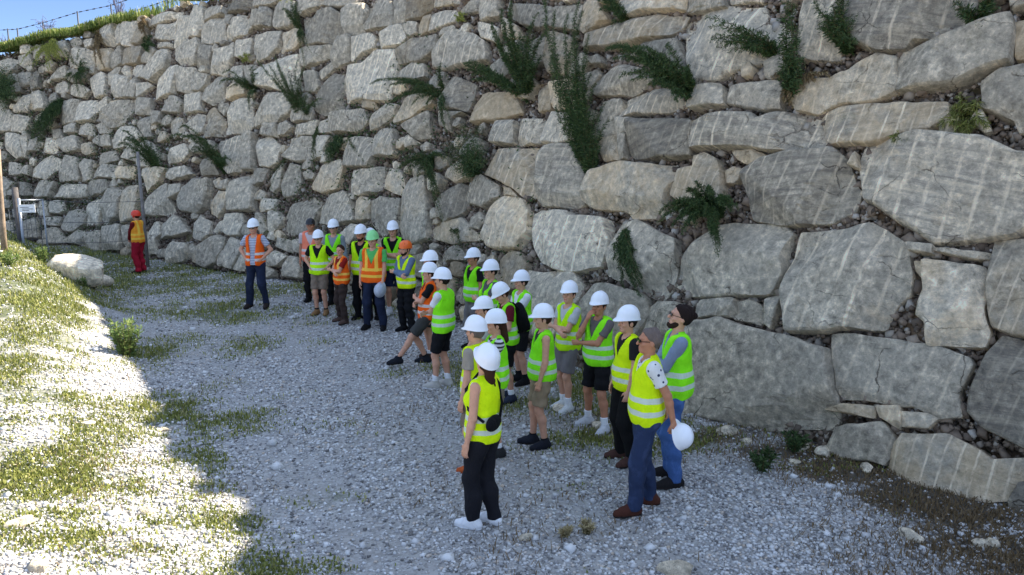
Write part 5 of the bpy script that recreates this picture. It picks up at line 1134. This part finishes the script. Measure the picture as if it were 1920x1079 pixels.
# ------------------------------------------------------------------ loose boulders
def rock(name, loc, size, seed, label, flags='l', group=None, rz=0., n=26, sub=True):
    r = np.random.default_rng(seed); m_, k_ = 18, 28; V = []; P = []
    pl = [(lambda d: d/np.linalg.norm(d))(r.normal(size=3)) for _ in range(11)]; ds = [r.uniform(.62, .95) for _ in pl]
    for i in range(m_+1):
        for j in range(k_):
            a, b = math.pi*i/m_, 2*math.pi*j/k_; d = np.array([math.sin(a)*math.cos(b), math.sin(a)*math.sin(b), math.cos(a)]); t = 1.
            for q, dd in zip(pl, ds):
                c = d@q
                if c > .05: t = min(t, dd/c)
            P.append(d*t)
    P = np.array(P); P = P*(1+.035*Waves(seed, 14, 3, 18, 3, .8)(P))[:, None]; V = P*np.asarray(size)/2; F = [(i*k_+j, (i+1)*k_+j, (i+1)*k_+(j+1) % k_, i*k_+(j+1) % k_) for i in range(m_) for j in range(k_)]
    o = np.ones(len(V)); ob = mesh_obj(name, V, np.array(F), STONE, None, True, {'stripe': o*0, 'warm': o*(.6 if 'w' in flags else 0), 'tone': o*(1.15 if 'll' in flags else .85), 'layer': o*.2}, V[:, :2], V[:, :2], 30)
    ob.location = loc; ob.rotation_euler = (0, 0, rz); return tag(ob, label, 'boulder' if max(size) > .5 else 'stone', group)
g = gp(150, 532); rock('boulder', g+[-.35, .25, .22], (2.1, 1.1, .8), 8, 'white sunlit boulder on the edge of the grassy mound', 'll', None, -.25)
g = gp(190, 535); rock('boulder', g+[-.05, -.02, .1], (.7, .6, .36), 6, 'smaller shaded boulder leaning against the white sunlit one', 'l', None, .3)
for k_, (x, y, s_, lb) in enumerate([(1365, 812, .20, 'pale block of stone under the left corner of the huge flat boulder'), (1545, 852, .20, 'white stone left of the small round boulder at the wall foot'), (1490, 868, .10, 'small white stone lying on the dark litter'), (1500, 842, .18, 'pale stone cluster piece beside the huge boulder'), (1706, 1008, .16, 'white stone on the dark litter in the lower right'), (1838, 1022, .13, 'white stone near the lower right corner, left of another'), (1862, 1020, .10, 'small white stone near the lower right corner'), (1268, 1075, .22, 'flat pale stone at the bottom edge of the picture'), (38, 985, .16, 'flat white stone on the sunlit gravel at the lower left'), (70, 1065, .15, 'grey stone on the sunlit gravel in the lower left corner'), (305, 808, .09, 'white stone just inside the shade on the left'), (1120, 800, .16, 'pale stone behind the shoes of the man in black shorts'), (1400, 830, .12, 'small stone in the litter below the huge boulder'), (1625, 880, .14, 'whitish stone below the small round boulder'), (275, 962, .12, 'pale stone on the sunlit gravel at lower centre left'), (985, 1010, .1, 'flat pale stone in front of the white sneakers'), (1050, 770, .2, 'pale stone beside the white sneakers near the wall'), (165, 797, .12, 'white stone half way down the sunlit slope')]):
    g = gp(x, y); rock('stone', g+[0, 0, s_*.12], (s_*1.5, s_, s_*.7), 60+k_, lb, 'll' if 'white' in lb else 'l', 'loose stones on the ground', k_*1.3)
# ------------------------------------------------------------------ gate, posts and mesh on the left
def at_depth(px, py, Yd): d = ray(px, py); return O+d/d[1]*Yd
g = gp(8, 470); ro = empty('wooden_post', g, 'tall weathered wooden post at the left edge lit by the sun', 'post'); mb = MB(); q = np.array([[0, 0, -.3], [.03, 0, .8], [.06, 0, 1.7], [.12, 0, 2.9]])
q = q*[1, 1, (at_depth(17, 280, g[1])[2]-g[2])/2.9]; mb.tube(q, [.065, .063, .06, .055], 12); mb.build('pole', WOOD, ro)
def at_depth(px, py, Yd): d = ray(px, py); return O+d/d[1]*Yd
gf = gp(40, 470); Yg = gf[1]+1.2
ro = empty('post', at_depth(40, 462, Yg)*[1, 1, 0], 'grey gate post right of the wooden post', 'post'); b0 = at_depth(40, 466, Yg); t0 = at_depth(39, 352, Yg); mb = MB(); mb.tube(np.array([[0, 0, -.2], [0, 0, t0[2]-0]]), .075, 10); mb.build('pole', WOODG, ro)
gl = empty('wire_gate', at_depth(45, 462, Yg-.12)*[1, 1, 0], 'light metal gate leaf with a white sign hanging by the posts on the left', 'gate'); gt = at_depth(45, 372, Yg-.12)
mb = MB(); zt = gt[2]; mb.tube([(0, 0, 0), (0, 0, zt)], .035, 8); mb.tube([(0, 0, zt-.05), (.30, .5, zt-.08)], .022, 8); mb.tube([(0, 0, .15), (.30, .5, .12)], .022, 8); mb.tube([(.30, .5, .1), (.30, .5, zt-.06)], .02, 8); mb.build('frame', STEEL, gl)
mb = MB()
for k_ in range(1, 5): f_ = k_/5; mb.tube([(0.30*f_, .5*f_, .12), (0.30*f_, .5*f_, zt-.07)], .006, 4)
for k_ in range(1, 8): mb.tube([(0, 0, zt*k_/8), (.30, .5, zt*k_/8-.02)], .005, 4)
mb.build('wire_mesh', WIRE, gl)
sg = empty('sign', (gl.location.x+.20, gl.location.y-.03, zt-.26), 'small white notice with faint lettering fixed to the gate', 'sign'); mb = MB(); RZ = np.array(Matrix.Rotation(0.12, 3, 'Z')); mb.box((0, 0, 0), (.40, .012, .20), M=RZ); mb.build('board', SIGNW, sg, False)
mb = MB()
for k_, (x, z, w2) in enumerate([(-.05, .035, .2), (.02, -.01, .26), (-.03, -.05, .16)]): mb.box(RZ@np.array([x, -.009, z]), (w2, .004, .014), M=RZ)
mb.build('lettering', SIGNK, sg, False)
# mesh fence between the two posts
ro = empty('mesh_fence', at_depth(25, 462, Yg)*[1, 1, 0], 'wire mesh fence panel between the wooden post and the grey post', 'fence'); mb = MB(); o = np.array(ro.location); xa, xb = at_depth(14, 400, Yg)[0]-o[0], at_depth(38, 400, Yg)[0]-o[0]
for k_ in range(8): z = .1+k_*.24; mb.tube([(xa, 0, z), (xb, 0, z+.02)], .007, 4)
for k_ in range(4): x = xa+(xb-xa)*(k_+.5)/4; mb.tube([(x, 0, 0), (x, 0, 1.85)], .006, 4)
mb.build('wire_mesh', WIRE, ro)
# dark post and long wires behind the worker in crimson trousers
gd = gp(270, 505); Y2 = gd[1]+.35; x0_ = at_depth(269, 400, Y2)[0]; ro = empty('post', (x0_, Y2, 0), 'dark slim post rising behind the worker in crimson trousers', 'post'); mb = MB(); zt2 = at_depth(270, 285, Y2)[2]; mb.tube([(0, 0, -.2), (-.02, 0, zt2)], [.05, .04], 10); mb.build('pole', mat_plain('pale_grey_wood', (.5, .48, .46), .9, .2, 0, .3, 9, .6), ro)
a = np.array([gl.location.x+.30, gl.location.y+.5, zt-.1]); b = np.array([x0_, Y2, at_depth(262, 378, Y2)[2]]); ro = empty('wire_barrier', a, 'thin wires strung from the gate to the dark post', 'wire barrier')
for dz in (0, -.55, -1.1): mb = MB(); mb.tube([(0, 0, dz), tuple((b-a)*.5+[0, 0, dz-.04]), tuple(b-a+[0, 0, dz])], .006, 4); mb.build('wire', WIRE, ro)
# ------------------------------------------------------------------ fence and bare shrubs on top of the wall
def top_pt(px, back=1.0):
    best = None
    for i in range(330, 520, 2):
        p = wpt(np.array([float(i)]), ztop(np.array([float(i)]))-.05)[0]; p[:2] += BN[i]*back; v = p-O; X_ = 960+FPX*v[0]/(v[1]*math.cos(PITCH)-v[2]*math.sin(PITCH))
        if best is None or abs(X_-px) < best[0]: best = (abs(X_-px), p)
    return best[1]
wf = empty('wire_fence', top_pt(160), 'barbed wire fence on thin posts along the top of the wall', 'fence'); wo = np.array(wf.location); tops = []
for px, hgt in ((-20, 1.05), (17, 1.05), (41, 1.1), (86, 1.1), (150, 1.1), (209, 1.15), (314, 1.2), (400, 1.2)):
    p = top_pt(px)-wo; mb = MB(); mb.tube([p-[0, 0, .2], p+[0, 0, hgt]], .028, 6); mb.build('post', WIRE, wf); tops.append(p+[0, 0, hgt])
for fz in (-.04, -.50):
    mb = MB(); P = np.array(tops)+[0, 0, fz]; mb.tube(P, .008, 4)
    for a, b in zip(P[:-1], P[1:]):
        n = int(np.linalg.norm(b-a)/.33)
        for k_ in range(n): c = a+(b-a)*(k_+.5)/n; mb.tube([c-(b-a)/np.linalg.norm(b-a)*.07, c+(b-a)/np.linalg.norm(b-a)*.07], .022, 4)
    mb.build('barbed_wire', WIRE, wf)
def bare(px, h, sp, lb, sd):
    r = np.random.default_rng(sd); p = top_pt(px, .7); mb = MB()
    for _ in range(12):
        a = r.random()*6.28; e = np.array([math.cos(a)*sp*r.random(), math.sin(a)*sp*r.random(), h*r.uniform(.5, 1)]); mb.tube(bez(np.zeros(3), e*[.2, .2, .6], e, 6), np.linspace(.02, .006, 6), 4)
        for _ in range(14): t = r.uniform(.3, 1); q = e*[t, t, t]; mb.tube([q, q+r.normal(size=3)*.11+[0, 0, .05]], .007, 3)
    o = mb.build('bare_shrub', mat_plain('bare_twigs', (.42, .42, .5), .9)); o.location = p; tag(o, lb, 'bare shrub', 'bare shrubs on top of the wall')
bare(93, 1.05, .45, 'greyish bare shrub on the wall top left of the pale rocks', 1); bare(228, 1.5, .35, 'tall bare shrub on the wall top between two fence posts', 2); bare(18, .7, .3, 'small bare shrub on the wall top at the left edge', 3)
for k_, (x, s_) in enumerate([(128, .5), (140, .42), (165, .5), (345, .4)]):
    p = top_pt(x, .35); rock('stone', p+[0, 0, .22], (s_*1.3, s_, s_*.8), 80+k_, ['pale rock on the wall top nearest the bare shrub', 'pale rock on the wall top, middle one of the left group', 'pale rock on the wall top, rightmost of the left group', 'pale rock on the wall top amid grass further right'][k_], 'll', 'rocks on top of the wall', k_)
